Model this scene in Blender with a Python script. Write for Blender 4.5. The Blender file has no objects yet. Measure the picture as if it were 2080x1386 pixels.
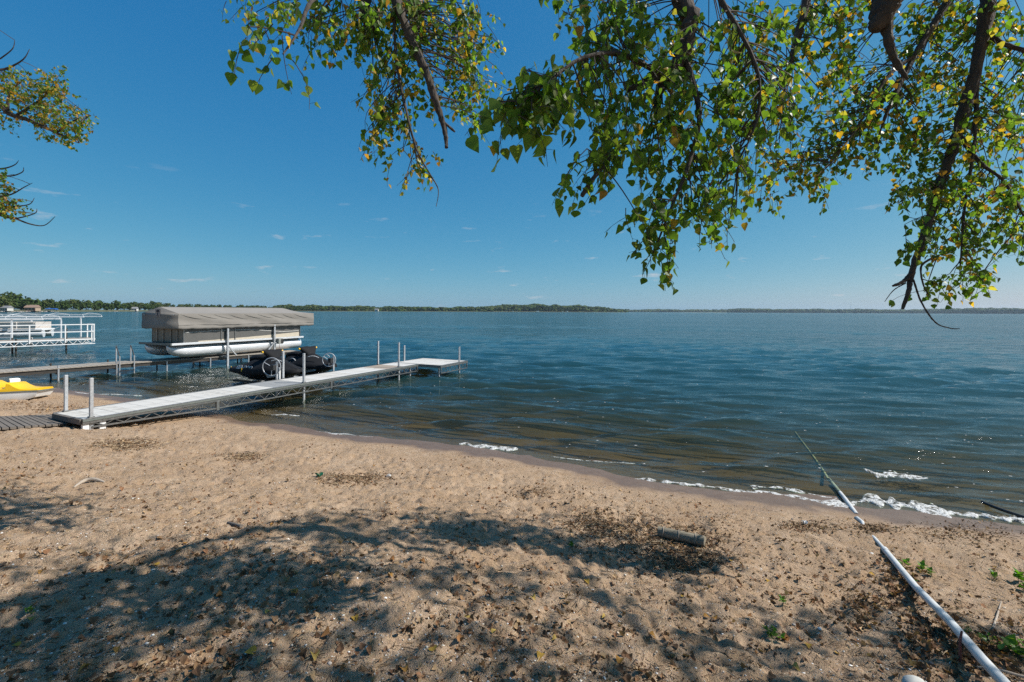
import bpy, bmesh, math, random
import numpy as np
from mathutils import Vector, Matrix
random.seed(7); RNG = np.random.default_rng(11)
SC = bpy.context.scene
# ------------------------------------------------------------------ camera, sky, sun, exposure
F = 924.0; CX = 1040.0; HY = 632.5; ROLL = 0.0046; H = 2.6
cam = bpy.data.cameras.new('camera'); cam.sensor_width = 36; cam.lens = 36*F/2080
cam.shift_y = -(693-HY)/2080; cam.clip_start = 0.05; cam.clip_end = 20000
co = bpy.data.objects.new('camera', cam); SC.collection.objects.link(co)
co.matrix_world = Matrix.Translation((0, 0, H)) @ Matrix.Rotation(math.pi/2, 4, 'X') @ Matrix.Rotation(ROLL, 4, 'Z')
SC.camera = co
SUN_EL = math.radians(46); SUN_DIR = Vector((math.cos(SUN_EL), 0.03, math.sin(SUN_EL))).normalized()
W = bpy.data.worlds.new('World'); SC.world = W; W.use_nodes = True
nt = W.node_tree; nt.nodes.clear()
wo = nt.nodes.new('ShaderNodeOutputWorld'); bg = nt.nodes.new('ShaderNodeBackground')
sky = nt.nodes.new('ShaderNodeTexSky'); sky.sky_type = 'NISHITA'; sky.sun_disc = False
sky.sun_elevation = SUN_EL; sky.sun_rotation = math.radians(90)
sky.altitude = 400; sky.air_density = 0.7; sky.dust_density = 1.0; sky.ozone_density = 6
# tone response of the sky as the camera recorded it: one power curve per channel over the whole dome
ssep = nt.nodes.new('ShaderNodeSeparateColor'); hs = nt.nodes.new('ShaderNodeCombineColor'); nt.links.new(sky.outputs[0], ssep.inputs[0])
for ch, (ex_, k_) in enumerate(((1.4, .52), (.659, 1.72), (.306, 3.38))):
    pw = nt.nodes.new('ShaderNodeMath'); pw.operation = 'POWER'; pw.inputs[1].default_value = ex_; nt.links.new(ssep.outputs[ch], pw.inputs[0])
    ml = nt.nodes.new('ShaderNodeMath'); ml.operation = 'MULTIPLY'; ml.inputs[1].default_value = k_; nt.links.new(pw.outputs[0], ml.inputs[0]); nt.links.new(ml.outputs[0], hs.inputs[ch])
# a few small fair-weather clouds low over the lake
tc = nt.nodes.new('ShaderNodeTexCoord')
sep = nt.nodes.new('ShaderNodeSeparateXYZ'); nt.links.new(tc.outputs['Generated'], sep.inputs[0])
mp = nt.nodes.new('ShaderNodeMapping'); mp.inputs['Scale'].default_value = (7.0, 7.0, 30.0); mp.inputs['Location'].default_value = (1.7, 0.4, 0.3)
nt.links.new(tc.outputs['Generated'], mp.inputs[0])
cn = nt.nodes.new('ShaderNodeTexNoise'); cn.inputs['Scale'].default_value = 2.2; cn.inputs['Detail'].default_value = 9; cn.inputs['Roughness'].default_value = .55
nt.links.new(mp.outputs[0], cn.inputs[0])
cr = nt.nodes.new('ShaderNodeMapRange'); cr.inputs[1].default_value = .63; cr.inputs[2].default_value = .76; nt.links.new(cn.outputs[0], cr.inputs[0])
band = nt.nodes.new('ShaderNodeMapRange'); band.inputs[1].default_value = .26; band.inputs[2].default_value = .12; nt.links.new(sep.outputs[2], band.inputs[0])
cm = nt.nodes.new('ShaderNodeMath'); cm.operation = 'MULTIPLY'; nt.links.new(cr.outputs[0], cm.inputs[0]); nt.links.new(band.outputs[0], cm.inputs[1])
cmx = nt.nodes.new('ShaderNodeMix'); cmx.data_type = 'RGBA'; cmx.inputs['B'].default_value = (6.2, 6.3, 6.6, 1)
cm2 = nt.nodes.new('ShaderNodeMath'); cm2.operation = 'MULTIPLY'; cm2.inputs[1].default_value = .55; nt.links.new(cm.outputs[0], cm2.inputs[0])
nt.links.new(cm2.outputs[0], cmx.inputs['Factor'])
nt.links.new(hs.outputs[0], cmx.inputs['A'])
nt.links.new(cmx.outputs['Result'], bg.inputs[0]); bg.inputs[1].default_value = 0.079
nt.links.new(bg.outputs[0], wo.inputs[0])
sl = bpy.data.lights.new('sun', 'SUN'); sl.energy = 5.0; sl.angle = math.radians(.53); sl.color = (1, .965, .91)
so = bpy.data.objects.new('sun', sl); SC.collection.objects.link(so); so.rotation_euler = SUN_DIR.to_track_quat('Z', 'Y').to_euler()
so.location = (20, 0, 20)
SC.view_settings.view_transform = 'Standard'; SC.view_settings.look = 'None'; SC.view_settings.exposure = 0.34; SC.view_settings.gamma = 1
SC.render.engine = 'CYCLES'; SC.cycles.use_denoising = False
SC.cycles.max_bounces = 8; SC.cycles.transparent_max_bounces = 12; SC.cycles.caustics_reflective = False; SC.cycles.caustics_refractive = False

# ------------------------------------------------------------------ helpers
def at(px, py, Y):
    u, v = px-CX, py-HY
    return Vector(((u+ROLL*v)/F*Y, Y, H-(v-ROLL*u)/F*Y))
def onz(px, py, z):
    u, v = px-CX, py-HY
    return at(px, py, (H-z)*F/(v-ROLL*u))
def project(p):
    u, v = p[0]/p[1]*F, (H-p[2])/p[1]*F
    return CX+u-ROLL*v, HY+v+ROLL*u
def vnoise(x, y, seed=0):
    x = np.asarray(x, float); y = np.asarray(y, float)
    ix = np.floor(x).astype(np.int64); iy = np.floor(y).astype(np.int64); fx = x-ix; fy = y-iy
    def h(a, b):
        n = (a*374761393+b*668265263+seed*2147483647) & 0xffffffff
        n = ((n ^ (n >> 13))*1274126177) & 0xffffffff
        return ((n ^ (n >> 16)) & 0xffff)/65535.0
    sx = fx*fx*fx*(fx*(fx*6-15)+10); sy = fy*fy*fy*(fy*(fy*6-15)+10)
    a = h(ix, iy)*(1-sx)+h(ix+1, iy)*sx; b = h(ix, iy+1)*(1-sx)+h(ix+1, iy+1)*sx
    return a*(1-sy)+b*sy
SHORE = np.array([(-400, 120), (-120, 46), (-60, 29), (-30, 21.2), (-22, 18.2), (-14.6, 14.9), (-10.5, 13.1), (-7.37, 11.54), (-3.55, 9.65), (-1.36, 8.96), (0, 8.43), (1.17, 7.75), (1.98, 7.15), (3.28, 6.6), (6.4, 5.68), (12, 4.5), (30, 1), (60, -4), (120, -14), (400, -60)], float)
_dx = np.concatenate([np.arange(-400, -30, 2.0), np.arange(-30, 30, .1), np.arange(30, 400, 2.0)])
_dy = np.interp(_dx, SHORE[:, 0], SHORE[:, 1])
for _ in range(3):
    k = np.ones(9)/9; m = (_dx > -29) & (_dx < 29); c = np.convolve(_dy, k, 'same'); _dy = np.where(m, c, _dy)
_sl = np.gradient(_dy, _dx); _cs = 1/np.sqrt(1+_sl**2)
def shore_d(x, y):      # + inland
    return (np.interp(x, _dx, _dy)-y)*np.interp(x, _dx, _cs)
def ground_z(x, y, detail=True):
    x = np.asarray(x, float); y = np.asarray(y, float)
    d = shore_d(x, y)
    z = np.interp(d, [-3000, -300, -60, -25, -10, -4, -1.2, 0, 2.5, 5.5, 8, 14, 60, 3000], [-30, -14, -3.5, -1.7, -.85, -.42, -.13, -.01, .25, .85, 1.02, 1.3, 2.0, 6])
    if detail:
        dry = np.clip((d-.6)/1.2, 0, 1)
        wx = x+.18*(vnoise(x*3, y*3, 41)-.5); wy = y+.18*(vnoise(x*3, y*3, 42)-.5)
        n = (vnoise(wx*1.1, wy*1.5, 1)-.5)*.06+(vnoise(wx*3.3, wy*4.2, 2)-.5)*.042
        r = np.abs(vnoise(wx*6.0, wy*8.0, 3)-.5)*2
        n = n+(r-.5)*.044+(vnoise(wx*15, wy*17, 4)-.5)*.020+(vnoise(x*38, y*38, 5)-.5)*.009
        wet = np.clip(1-np.abs(d)/3., 0, 1)
        z = z+n*dry+(1-dry)*((vnoise(x*.8, y*.8, 9)-.5)*.03+(vnoise(x*2.5, y*2.5, 10)-.5)*.012)
        z = z+np.where(d > .3, (vnoise(x*90, y*90, 6)-.5)*.003, 0)
    return z
def gp(px, py, dz=0.0):     # the point of the ground seen at a pixel
    Y = 2.0
    for _ in range(40):
        p = at(px, py, Y); g = float(ground_z(p.x, p.y)); Y = Y+(p.z-g)*.6*F/max(60, py-HY)
        Y = max(1.2, min(60, Y))
    p = at(px, py, Y); p.z = float(ground_z(p.x, p.y))+dz
    return p
def gz(x, y): return float(ground_z(x, y))

def N(nt, t, **kw):
    n = nt.nodes.new(t)
    for k, v in kw.items(): setattr(n, k, v)
    return n
def mat(name, c, c2=None, rough=.6, metal=0, scale=8, bump=0, bscale=None, detail=6, stretch=None, spec=.5, coat=0, sharp=(.3, .7)):
    m = bpy.data.materials.new(name); m.use_nodes = True; t = m.node_tree; b = t.nodes['Principled BSDF']
    b.inputs['Roughness'].default_value = rough; b.inputs['Metallic'].default_value = metal
    b.inputs['Specular IOR Level'].default_value = spec; b.inputs['Coat Weight'].default_value = coat
    tc = N(t, 'ShaderNodeTexCoord'); src = tc.outputs['Object']
    if stretch:
        mp = N(t, 'ShaderNodeMapping'); mp.inputs['Scale'].default_value = stretch; t.links.new(src, mp.inputs[0]); src = mp.outputs[0]
    n = N(t, 'ShaderNodeTexNoise'); n.inputs['Scale'].default_value = scale; n.inputs['Detail'].default_value = detail; t.links.new(src, n.inputs[0])
    r = N(t, 'ShaderNodeMapRange'); r.inputs[1].default_value = sharp[0]; r.inputs[2].default_value = sharp[1]; t.links.new(n.outputs[0], r.inputs[0])
    mx = N(t, 'ShaderNodeMix', data_type='RGBA'); mx.inputs['A'].default_value = (*c, 1); mx.inputs['B'].default_value = (*(c2 or [k*.8 for k in c]), 1)
    t.links.new(r.outputs[0], mx.inputs['Factor']); t.links.new(mx.outputs['Result'], b.inputs['Base Color'])
    if bump:
        n2 = N(t, 'ShaderNodeTexNoise'); n2.inputs['Scale'].default_value = bscale or scale*3; n2.inputs['Detail'].default_value = 8; t.links.new(src, n2.inputs[0])
        bp = N(t, 'ShaderNodeBump'); bp.inputs['Strength'].default_value = bump; bp.inputs['Distance'].default_value = .03 if name == 'bark' else .01
        t.links.new(n2.outputs[0], bp.inputs['Height']); t.links.new(bp.outputs[0], b.inputs['Normal'])
    return m
def mat_attr(name, rough=.7, trans=0, spec=.3, bump=0):     # colour from the mesh's own 'tint' attribute (each leaf / pebble its own colour)
    m = bpy.data.materials.new(name); m.use_nodes = True; t = m.node_tree; b = t.nodes['Principled BSDF']
    b.inputs['Roughness'].default_value = rough; b.inputs['Specular IOR Level'].default_value = spec
    a = N(t, 'ShaderNodeAttribute', attribute_name='tint'); t.links.new(a.outputs['Color'], b.inputs['Base Color'])
    if trans:
        tl = N(t, 'ShaderNodeBsdfTranslucent'); g = N(t, 'ShaderNodeMix', data_type='RGBA', blend_type='MULTIPLY'); g.inputs['Factor'].default_value = 1
        g.inputs['B'].default_value = (1.6, 1.7, .8, 1); t.links.new(a.outputs['Color'], g.inputs['A']); t.links.new(g.outputs['Result'], tl.inputs[0])
        ms = N(t, 'ShaderNodeMixShader'); ms.inputs[0].default_value = trans; out = t.nodes['Material Output']
        t.links.new(b.outputs[0], ms.inputs[1]); t.links.new(tl.outputs[0], ms.inputs[2]); t.links.new(ms.outputs[0], out.inputs[0])
    return m
def link(o, parent=None):
    SC.collection.objects.link(o)
    if parent: o.parent = parent
    return o
def tag(o, label=None, cat=None, group=None, kind=None):
    if label: o['label'] = label
    if cat: o['category'] = cat
    if group: o['group'] = group
    if kind: o['kind'] = kind
    return o
def thing(name, label, cat, loc=(0, 0, 0), rz=0, group=None):
    o = bpy.data.objects.new(name, None); o.empty_display_size = .1; link(o); o.location = loc; o.rotation_euler = (0, 0, rz)
    return tag(o, label, cat, group)
def np_mesh(name, V, Fc, m, parent=None, smooth=False, tint=None, attrs=None):
    V = np.asarray(V, np.float32); Fc = np.asarray(Fc, np.int32); k = Fc.shape[1]
    me = bpy.data.meshes.new(name); me.vertices.add(len(V)); me.vertices.foreach_set('co', V.ravel())
    me.loops.add(Fc.size); me.loops.foreach_set('vertex_index', Fc.ravel())
    me.polygons.add(len(Fc)); me.polygons.foreach_set('loop_start', np.arange(0, Fc.size, k, dtype=np.int32))
    me.update(calc_edges=True)
    me.polygons.foreach_set('use_smooth', np.full(len(Fc), smooth))
    if tint is not None:
        a = me.color_attributes.new('tint', 'FLOAT_COLOR', 'POINT'); c = np.ones((len(V), 4), np.float32); c[:, :3] = tint; a.data.foreach_set('color', c.ravel())
    for k2, v in (attrs or {}).items():
        a = me.attributes.new(k2, 'FLOAT', 'POINT'); a.data.foreach_set('value', np.asarray(v, np.float32))
    me.validate(); me.update()
    if m: me.materials.append(m)
    return link(bpy.data.objects.new(name, me), parent)
class MB:
    def __init__(s): s.v = []; s.f = []
    def add(s, vs, fs):
        o = len(s.v); s.v += [tuple(p) for p in vs]; s.f += [tuple(i+o for i in f) for f in fs]; return s
    def box(s, c, d, M=None):
        x, y, z = d[0]/2, d[1]/2, d[2]/2
        vs = [Vector((sx*x, sy*y, sz*z)) for sx in (-1, 1) for sy in (-1, 1) for sz in (-1, 1)]
        if M is not None: vs = [M @ p for p in vs]
        vs = [p+Vector(c) for p in vs]
        return s.add(vs, [(0, 1, 3, 2), (4, 6, 7, 5), (0, 4, 5, 1), (2, 3, 7, 6), (0, 2, 6, 4), (1, 5, 7, 3)])
    def bar(s, a, b, w, t=None):       # rectangular bar between two points
        a = Vector(a); b = Vector(b); d = b-a; q = d.to_track_quat('Z', 'Y').to_matrix()
        return s.box((a+b)/2, (w, t or w, d.length), q)
    def tube(s, pts, r, n=8, cap=True):
        pts = [Vector(p) for p in pts]; rr = r if hasattr(r, '__len__') else [r]*len(pts); rings = []; o = len(s.v); up = None
        for i, p in enumerate(pts):
            d = (pts[min(i+1, len(pts)-1)]-pts[max(i-1, 0)]).normalized()
            if up is None: up = d.orthogonal().normalized()
            up = (up-d*up.dot(d)); up = up.normalized() if up.length > 1e-6 else d.orthogonal().normalized()
            w = d.cross(up)
            for k in range(n):
                a = 2*math.pi*k/n; s.v.append(tuple(p+(up*math.cos(a)+w*math.sin(a))*rr[i]))
        for i in range(len(pts)-1):
            for k in range(n):
                s.f.append((o+i*n+k, o+i*n+(k+1) % n, o+(i+1)*n+(k+1) % n, o+(i+1)*n+k))
        if cap: s.f.append(tuple(o+k for k in range(n))[::-1]); s.f.append(tuple(o+(len(pts)-1)*n+k for k in range(n)))
        return s
    def loft(s, rings, close=True, cap=True):
        n = len(rings[0]); o = len(s.v)
        for r in rings: s.v += [tuple(p) for p in r]
        for i in range(len(rings)-1):
            for k in range(n if close else n-1):
                s.f.append((o+i*n+k, o+i*n+(k+1) % n, o+(i+1)*n+(k+1) % n, o+(i+1)*n+k))
        if cap: s.f.append(tuple(o+k for k in range(n))[::-1]); s.f.append(tuple(o+(len(rings)-1)*n+k for k in range(n)))
        return s
    def build(s, name, m, parent=None, smooth=False, bevel=0, subd=0):
        me = bpy.data.meshes.new(name); me.from_pydata(s.v, [], s.f); me.update()
        bm = bmesh.new(); bm.from_mesh(me); bmesh.ops.recalc_face_normals(bm, faces=bm.faces)
        if bevel: bmesh.ops.bevel(bm, geom=[e for e in bm.edges if len(e.link_faces) == 2 and e.calc_face_angle() > .5], offset=bevel, segments=2, affect='EDGES', profile=.6)
        if subd: bmesh.ops.subdivide_edges(bm, edges=bm.edges, cuts=subd, use_grid_fill=True, smooth=1.0)
        bm.to_mesh(me); bm.free()
        if smooth:
            me.polygons.foreach_set('use_smooth', [True]*len(me.polygons))
            me.set_sharp_from_angle(angle=math.radians(42))
        me.materials.append(m)
        return link(bpy.data.objects.new(name, me), parent)
def text_mesh(name, s, size, m, parent, loc, rot, extrude=.002, shear=0):
    cu = bpy.data.curves.new(name, 'FONT'); cu.body = s; cu.size = size; cu.extrude = extrude; cu.shear = shear; cu.align_x = 'CENTER'; cu.resolution_u = 2; cu.offset = size*.02
    o = bpy.data.objects.new('tmp', cu); SC.collection.objects.link(o); dg = bpy.context.evaluated_depsgraph_get()
    me = bpy.data.meshes.new_from_object(o.evaluated_get(dg)); bpy.data.objects.remove(o); me.name = name; me.materials.clear(); me.materials.append(m)
    t = link(bpy.data.objects.new(name, me), parent); t.location = loc; t.rotation_euler = rot
    return t
def copy_tree(o, parent=None):
    c = o.copy(); SC.collection.objects.link(c); c.parent = parent
    for ch in list(o.children): copy_tree(ch, c)
    return c

# ------------------------------------------------------------------ materials
M = {}
def sand_material():
    m = bpy.data.materials.new('sand'); m.use_nodes = True; t = m.node_tree; b = t.nodes['Principled BSDF']; L = t.links.new
    tc = N(t, 'ShaderNodeTexCoord'); P = tc.outputs['Object']
    def noise(sc, det=6, ro=.5):
        n = N(t, 'ShaderNodeTexNoise'); n.inputs['Scale'].default_value = sc; n.inputs['Detail'].default_value = det; n.inputs['Roughness'].default_value = ro; L(P, n.inputs[0]); return n.outputs[0]
    def rng(s, a, c, lo=0, hi=1):
        r = N(t, 'ShaderNodeMapRange'); r.inputs[1].default_value = a; r.inputs[2].default_value = c; r.inputs[3].default_value = lo; r.inputs[4].default_value = hi; L(s, r.inputs[0]); return r.outputs[0]
    def mix(f, A, B, blend='MIX'):
        x = N(t, 'ShaderNodeMix', data_type='RGBA', blend_type=blend)
        for k, v in (('Factor', f), ('A', A), ('B', B)):
            if hasattr(v, 'links'): L(v, x.inputs[k])
            elif k == 'Factor': x.inputs[k].default_value = v
            else: x.inputs[k].default_value = (*v, 1)
        return x.outputs['Result']
    c = mix(rng(noise(1.3, 5), .35, .65), (.50, .36, .24), (.40, .275, .175))
    c = mix(rng(noise(9, 6), .4, .68), c, (.38, .25, .145))
    c = mix(rng(noise(200, 3), .52, .66), c, (.16, .10, .06))
    c = mix(rng(noise(310, 2), .60, .72), c, (.62, .50, .37))
    c = mix(rng(noise(48, 4, .6), .60, .70, 0, .75), c, (.17, .105, .06))
    v = N(t, 'ShaderNodeTexVoronoi'); v.inputs['Scale'].default_value = 120; L(P, v.inputs[0])
    c = mix(rng(v.outputs['Distance'], .30, .12, 0, .5), c, v.outputs['Color'], 'SOFT_LIGHT')
    a = N(t, 'ShaderNodeAttribute', attribute_name='shore')
    wob = N(t, 'ShaderNodeMath', operation='MULTIPLY_ADD'); L(noise(1.6, 4), wob.inputs[0]); wob.inputs[1].default_value = .9; L(a.outputs['Fac'], wob.inputs[2])
    wet = rng(wob.outputs[0], 1.25, .95)
    c = mix(wet, c, mix(1, c, (.38, .34, .32), 'MULTIPLY'))
    deep = rng(a.outputs['Fac'], -1.0, -14)                  # weed and silt on the lake bed
    weed = mix(rng(noise(.9, 5, .6), .40, .60), (.19, .15, .06), (.08, .085, .03))
    c = mix(deep, c, weed)
    L(c, b.inputs['Base Color']); L(rng(wet, 0, 1, .92, .42), b.inputs['Roughness']); L(rng(wet, 0, 1, .15, .5), b.inputs['Specular IOR Level'])
    h = N(t, 'ShaderNodeMath', operation='ADD'); L(noise(140, 5, .65), h.inputs[0])
    h2 = N(t, 'ShaderNodeMath', operation='MULTIPLY'); L(noise(35, 5), h2.inputs[0]); h2.inputs[1].default_value = 1.6; L(h2.outputs[0], h.inputs[1])
    bp = N(t, 'ShaderNodeBump'); bp.inputs['Distance'].default_value = .012; L(h.outputs[0], bp.inputs['Height']); L(rng(wet, 0, 1, 1.0, .12), bp.inputs['Strength'])
    L(bp.outputs[0], b.inputs['Normal'])
    return m
def water_material():
    m = bpy.data.materials.new('lake_water'); m.use_nodes = True; t = m.node_tree; t.nodes.remove(t.nodes['Principled BSDF']); L = t.links.new; out = t.nodes['Material Output']
    tc = N(t, 'ShaderNodeTexCoord'); P = tc.outputs['Object']
    dep = N(t, 'ShaderNodeAttribute', attribute_name='depth'); fd = N(t, 'ShaderNodeAttribute', attribute_name='range')
    # ripples too fine for the mesh
    hsum = None
    for sc, st, w, dist in ((8.0, (.8, 2.0, 1), .18, None), (2.6, (.6, 2.4, 1), .46, None), (2.2, (.7, 2.4, 1), .7, 1), (.7, (.7, 2.0, 1), 3.2, 1), (.16, (.8, 1.5, 1), 9.0, 1), (.03, (1, 1, 1), 26.0, 1)):
        mp = N(t, 'ShaderNodeMapping'); mp.inputs['Scale'].default_value = st; mp.inputs['Rotation'].default_value = (0, 0, math.radians(14)); L(P, mp.inputs[0])
        n = N(t, 'ShaderNodeTexNoise'); n.inputs['Scale'].default_value = sc; n.inputs['Detail'].default_value = 4; n.inputs['Roughness'].default_value = .6; L(mp.outputs[0], n.inputs[0])
        k = N(t, 'ShaderNodeMath', operation='MULTIPLY'); L(n.outputs[0], k.inputs[0]); k.inputs[1].default_value = w; o = k.outputs[0]
        if dist:
            k2 = N(t, 'ShaderNodeMath', operation='MULTIPLY'); L(o, k2.inputs[0]); L(fd.outputs['Fac'], k2.inputs[1]); o = k2.outputs[0]
        if hsum is None: hsum = o
        else:
            ad = N(t, 'ShaderNodeMath', operation='ADD'); L(hsum, ad.inputs[0]); L(o, ad.inputs[1]); hsum = ad.outputs[0]
    bp = N(t, 'ShaderNodeBump'); bp.inputs['Strength'].default_value = 1.0; bp.inputs['Distance'].default_value = .062; L(hsum, bp.inputs['Height'])
    mpg = N(t, 'ShaderNodeMapping'); mpg.inputs['Scale'].default_value = (.5, 1, 1); mpg.inputs['Rotation'].default_value = (0, 0, math.radians(14)); L(P, mpg.inputs[0])
    gn = N(t, 'ShaderNodeTexNoise'); gn.inputs['Scale'].default_value = .06; gn.inputs['Detail'].default_value = 8; gn.inputs['Roughness'].default_value = .68; L(mpg.outputs[0], gn.inputs[0])
    gr_ = N(t, 'ShaderNodeMapRange'); gr_.inputs[1].default_value = .32; gr_.inputs[2].default_value = .68; gr_.inputs[3].default_value = .55; gr_.inputs[4].default_value = 1.0; L(gn.outputs[0], gr_.inputs[0]); L(gr_.outputs[0], bp.inputs['Strength'])
    gl = N(t, 'ShaderNodeBsdfGlossy'); gl.inputs['Roughness'].default_value = .07; L(bp.outputs[0], gl.inputs['Normal'])
    fr = N(t, 'ShaderNodeFresnel'); fr.inputs['IOR'].default_value = 1.333; L(bp.outputs[0], fr.inputs['Normal'])
    # turbid body: clear in the shallows, opaque where it is deep
    tr = N(t, 'ShaderNodeBsdfTransparent'); tr.inputs[0].default_value = (.80, .86, .72, 1)
    df = N(t, 'ShaderNodeBsdfDiffuse'); df.inputs[0].default_value = (.006, .024, .030, 1)
    op = N(t, 'ShaderNodeMath', operation='MULTIPLY'); L(dep.outputs['Fac'], op.inputs[0]); op.inputs[1].default_value = -1.25
    ex = N(t, 'ShaderNodeMath', operation='EXPONENT'); L(op.outputs[0], ex.inputs[0])
    sd = N(t, 'ShaderNodeMath', operation='MULTIPLY'); L(dep.outputs['Fac'], sd.inputs[0]); sd.inputs[1].default_value = -1.8
    se = N(t, 'ShaderNodeMath', operation='EXPONENT'); L(sd.outputs[0], se.inputs[0])
    sm_ = N(t, 'ShaderNodeMix', data_type='RGBA'); L(se.outputs[0], sm_.inputs['Factor']); sm_.inputs['A'].default_value = (.012, .062, .078, 1); sm_.inputs['B'].default_value = (.026, .036, .020, 1); L(sm_.outputs['Result'], df.inputs[0])
    body = N(t, 'ShaderNodeMixShader'); L(ex.outputs[0], body.inputs[0]); L(df.outputs[0], body.inputs[1]); L(tr.outputs[0], body.inputs[2])
    f1 = N(t, 'ShaderNodeMath', operation='POWER'); L(fr.outputs[0], f1.inputs[0]); f1.inputs[1].default_value = 1.0
    cp = N(t, 'ShaderNodeMapRange'); L(fd.outputs['Fac'], cp.inputs[0]); cp.inputs[3].default_value = .95; cp.inputs[4].default_value = 1.0; f0 = f1
    f1 = N(t, 'ShaderNodeMath', operation='MULTIPLY'); L(f0.outputs[0], f1.inputs[0]); L(cp.outputs[0], f1.inputs[1])
    f2 = N(t, 'ShaderNodeMath', operation='MINIMUM'); L(f1.outputs[0], f2.inputs[0]); f2.inputs[1].default_value = .8
    ms = N(t, 'ShaderNodeMixShader'); L(f2.outputs[0], ms.inputs[0]); L(body.outputs[0], ms.inputs[1]); L(gl.outputs[0], ms.inputs[2]); L(ms.outputs[0], out.inputs[0])
    return m
M['sand'] = sand_material(); M['water'] = water_material()
M['alu'] = mat('aluminium', (.30, .30, .29), (.19, .19, .185), rough=.42, metal=.85, scale=14)
M['galv'] = mat('galvanised', (.55, .56, .57), (.40, .41, .42), rough=.5, metal=.6, scale=20)
M['white_board'] = mat('white_deck_board', (.62, .585, .525), (.50, .47, .42), rough=.6, scale=3, bump=.15, bscale=60)
M['white_board_b'] = mat('white_deck_board_worn', (.56, .525, .465), (.42, .39, .34), rough=.65, scale=5, bump=.15, bscale=60, sharp=(.45, .62))
M['white_board_c'] = mat('white_deck_board_clean', (.66, .63, .575), (.55, .52, .47), rough=.55, scale=3, bump=.15, bscale=60)
M['grey_board'] = mat('grey_deck_board', (.30, .30, .29), (.24, .235, .225), rough=.75, scale=6, bump=.2, bscale=60)
M['tan_board'] = mat('tan_deck_board', (.36, .29, .22), (.28, .225, .17), rough=.75, scale=6, bump=.2, bscale=60)
M['old_wood'] = mat('weathered_wood', (.17, .145, .12), (.095, .08, .066), rough=.85, scale=5, stretch=(1, 8, 8), bump=.5, bscale=12)
M['dock_wood'] = mat('grey_dock_wood', (.36, .32, .27), (.24, .205, .165), rough=.85, scale=5, stretch=(6, 1, 6), bump=.4, bscale=16)
M['dark_wood'] = mat('dark_wet_wood', (.05, .042, .035), (.03, .026, .022), rough=.6, scale=8)
M['canvas'] = mat('taupe_canvas', (.25, .23, .205), (.225, .205, .18), rough=.85, scale=2.2, bump=.12, bscale=9)
M['emblem'] = mat('dark_emblem_print', (.05, .04, .045), (.035, .03, .035), rough=.8)
M['emblem_back'] = mat('emblem_patch', (.33, .29, .27), (.30, .265, .245), rough=.8)
M['tube'] = mat('bare_aluminium', (.80, .80, .80), (.70, .71, .72), rough=.33, metal=.35, scale=3, stretch=(1, 4, 4))
M['panel_grey'] = mat('grey_boat_panel', (.12, .115, .105), (.10, .097, .09), rough=.4)
M['panel_beige'] = mat('beige_boat_panel', (.56, .49, .38), (.52, .45, .35), rough=.4)
M['gate_tan'] = mat('tan_boat_panel', (.20, .17, .13), (.17, .145, .11), rough=.45)
M['stripe'] = mat('pale_stripe', (.72, .70, .66), (.66, .64, .6), rough=.4)
M['cover'] = mat('black_cover', (.011, .011, .012), (.007, .007, .008), rough=.8, spec=.25, scale=4, bump=.35, bscale=7)
M['hull_dark'] = mat('dark_hull', (.012, .012, .013), (.02, .02, .02), rough=.3)
M['hull_pale'] = mat('pale_hull', (.45, .46, .45), (.3, .31, .31), rough=.4)
M['yellow'] = mat('yellow_plastic', (.83, .50, .012), (.75, .43, .01), rough=.42, scale=4)
M['white_pl'] = mat('white_plastic', (.80, .80, .78), (.70, .69, .66), rough=.45, scale=3)
M['grey_stripe'] = mat('grey_green_trim', (.16, .18, .16), (.12, .13, .12), rough=.5)
M['black'] = mat('black_rubber', (.015, .015, .016), (.025, .025, .025), rough=.5)
M['white_paint'] = mat('white_paint', (.80, .80, .79), (.70, .70, .69), rough=.45, scale=9)
M['cream'] = mat('cream_panel', (.72, .64, .55), (.66, .58, .5), rough=.5)
M['rust'] = mat('red_brown_paint', (.22, .065, .045), (.15, .05, .035), rough=.7)
M['box_grey'] = mat('grey_metal_box', (.28, .28, .25), (.22, .22, .2), rough=.55)
M['pvc'] = mat('white_pvc', (.62, .62, .61), (.50, .49, .46), rough=.42, scale=7)
M['algae'] = mat('algae_pipe', (.75, .72, .52), (.55, .52, .33), rough=.7)
M['bark'] = mat('bark', (.085, .066, .05), (.04, .03, .023), rough=.95, scale=14, stretch=(1, 1, .25), bump=1.0, bscale=26)
M['twig'] = mat('twig_bark', (.07, .05, .035), (.045, .032, .024), rough=.9, scale=20)
M['leaf'] = mat_attr('cottonwood_leaf', rough=.44, trans=.55, spec=.35)
M['litter'] = mat_attr('dry_litter', rough=.85, trans=.12)
M['pebble'] = mat_attr('pebble', rough=.7)
M['farleaf'] = mat_attr('far_foliage', rough=.85, trans=.15, spec=.1)
M['foam'] = mat('foam', (.70, .70, .68), (.52, .51, .48), rough=.8, scale=30, bump=.6, bscale=60)
t_ = M['foam'].node_tree; pb_ = t_.nodes['Principled BSDF']; tc_ = N(t_, 'ShaderNodeTexCoord'); al_ = []
for sc_, lo_, hi_ in ((14, .36, .52), (60, .34, .52)):
    n_ = N(t_, 'ShaderNodeTexNoise'); n_.inputs['Scale'].default_value = sc_; n_.inputs['Detail'].default_value = 5; t_.links.new(tc_.outputs['Object'], n_.inputs[0])
    r_ = N(t_, 'ShaderNodeMapRange'); r_.inputs[1].default_value = lo_; r_.inputs[2].default_value = hi_; t_.links.new(n_.outputs[0], r_.inputs[0]); al_.append(r_.outputs[0])
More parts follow.
